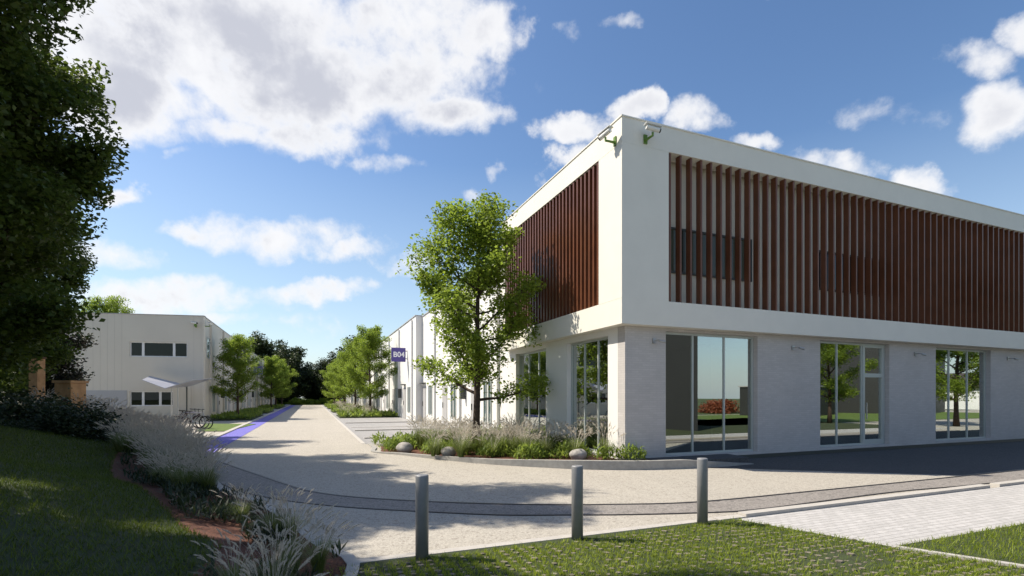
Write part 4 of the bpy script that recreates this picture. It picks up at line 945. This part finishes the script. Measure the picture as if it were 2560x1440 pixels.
# ================================================================== BICYCLES
def bicycle(paint):
    t = thing0('bicycle', 'x', 'bicycle', 'bicycles parked by the left warehouse')
    for x in (-.52, .52):
        wh = MB().torus((x, 0, .34), .31, .028).build('wheel', 'tyre', t)
        sp_ = MB()
        for k in range(10):
            a = math.pi * 2 * k / 10; sp_.tube([(x, 0, .34), (x + .31 * math.cos(a), 0, .34 + .31 * math.sin(a))], .003, 4)
        sp_.tube([(x, -.04, .34), (x, .04, .34)], .022, 8); sp_.build('spokes', 'steel', wh)
    f = MB(); A, B, S, H_, T_ = (-.52, 0, .34), (-.08, 0, .30), (-.22, 0, .80), (.36, 0, .86), (.52, 0, .34)
    for a, b in ((A, B), (A, S), (B, S), (B, (.38, 0, .76)), (S, (.37, 0, .82)), (H_, T_)): f.tube([a, b], .025, 8)
    f.build('frame', paint, t)
    MB().hexa([(-.36, -.06, .88), (-.12, -.03, .89), (-.12, .03, .89), (-.36, .06, .88)], [(-.36, -.07, .93), (-.11, -.02, .925), (-.11, .02, .925), (-.36, .07, .93)]).tube([(-.22, 0, .8), (-.24, 0, .9)], .014, 6).build('saddle', 'black_plastic', t)
    MB().tube([(.36, 0, .86), (.33, 0, .98)], .014, 6).tube([(.22, -.27, 1.0), (.34, -.18, .98), (.35, .18, .98), (.22, .27, 1.0)], .013, 6).build('handlebar', 'black_plastic', t)
    MB().torus((-.08, -.05, .30), .085, .008, n=14, m=4).tube([(-.08, -.06, .30), (.02, -.06, .18)], .009, 5).tube([(-.08, .06, .30), (-.18, .06, .42)], .009, 5).build('crank', 'steel', t)
    return t
bk = [bicycle('bike_paint'), bicycle('bike_silver')]
bl = [(-16.35, 25.1, .08, 'x'), (-15.75, 25.5, -.05, ''), (-15.45, 25.0, .10, ''), (-15.2, 24.5, -.02, '')]
bl = [(-16.7, 25.6, .25, 'dark bicycle at the back of the parked row'), (-16.35, 25.1, .12, 'silver bicycle second from the back in the parked row'), (-16.0, 24.8, .2, 'dark bicycle third in the parked row'), (-15.6, 24.5, .1, 'silver bicycle in front of the parked row nearest the lawn patch')]
for i, (x, y, a, lb_) in enumerate(bl):
    o = bk[i] if i < 2 else copy_tree(bk[i % 2]); place(o, (x, y, 0.0), a, 1.0, lb_, 'bicycles parked by the left warehouse')
# ================================================================== SURROUNDINGS seen mirrored in the shop windows (right of the frame)
def refl(px, depth):
    r = np.array([(px - 1280) / FPX, 1.0]); rr = r - 2 * (r @ V) * V; return 2 * (V0 + .15) * V + rr * depth
p = refl(1690, 24); q = refl(1745, 23)
db = thing('dark_building', (p[0], p[1], 0), 'dark clad building mirrored in the corner shop window', 'building')
a = q; dirv = (p - q) / np.linalg.norm(p - q); vc_ = 2 * (V0 + .15) * V; nv = (q - vc_) / np.linalg.norm(q - vc_); nv = nv + 0.12 * dirv
c1 = a; c2 = a + dirv * 14; c3 = c2 + nv * 8; c4 = c1 + nv * 8
MB().prism([tuple(c) for c in (c1, c4, c3, c2)], 0, 5.0).build('wall', 'dark_cladding', db)
MB().prism([tuple(c) for c in (c1 - dirv * .1, c4 - dirv * .1, c3 + dirv * .1, c2 + dirv * .1)], 5.001, 5.1).build('roof', 'hall_grey', db)
p = refl(1850, 42); q2 = refl(1900, 41)
d2_ = thing('small_dark_building', (p[0], p[1], 0), 'low dark shed mirrored in the right pane of the corner shop window', 'building')
MB().box(p[0], p[0] + 9, p[1], p[1] + 5.0, 0, 2.4).build('wall', 'dark_cladding', d2_); MB().box(p[0] - .1, p[0] + 9.1, p[1] - .1, p[1] + 5.1, 2.401, 2.5).build('roof', 'hall_grey', d2_)
p = refl(2200, 46); d3_ = thing('dark_hall', (p[0], p[1], 0), 'tall dark hall mirrored behind the glass door', 'building')
MB().box(p[0], p[0] + 12, p[1] - 5, p[1] + 3.5, 0, 8).build('wall', 'dark_cladding', d3_); MB().box(p[0] - .1, p[0] + 12.1, p[1] - 5.1, p[1] + 3.6, 8.001, 8.1).build('roof', 'hall_grey', d3_)
p = refl(2440, 60); hs_ = thing('small_house', (p[0], p[1], 0), 'white house with a dark roof mirrored in the right shop window', 'building')
MB().box(p[0], p[0] + 8, p[1] - 5, p[1] + 5, 0, 2.6).build('wall', 'hall_white', hs_)
MB().add([(p[0] - .3, p[1] - 5.4, 2.6), (p[0] - .3, p[1] + 5.4, 2.6), (p[0] + 8.3, p[1] + 5.4, 2.6), (p[0] + 8.3, p[1] - 5.4, 2.6), (p[0] + 4, p[1] - 4, 4.6), (p[0] + 4, p[1] + 4, 4.6)], [(0, 1, 5, 4), (1, 2, 5), (2, 3, 4, 5), (3, 0, 4), (0, 3, 2, 1)]).build('roof', 'roof_tile', hs_)
for (px, dp, s, lb_) in ((2075, 30, .95, 'street tree mirrored in the left pane beside the glass door'), (2392, 27, 1.0, 'street tree mirrored in the right shop window')):
    p = refl(px, dp); o = copy_tree(t2); place(o, (p[0], p[1], 0), px, s, lb_, 'street trees across the road')
osh = make_shrub('orange_shrub', 77, 'orange red shrub mirrored in the middle of the corner shop window', 'leaf_orange', None, 2.6, 1.3, 3000, .25); p = refl(1800, 50); place(osh, (p[0], p[1], 0), 0, .85)
far_g = MB(); far_g.sheet([P(20, -13)[:2], P(60, -13)[:2], P(60, -1)[:2], P(20, -1)[:2]], 0.02); tag(far_g.build('side_lawn', 'lawn_far'), kind='structure')
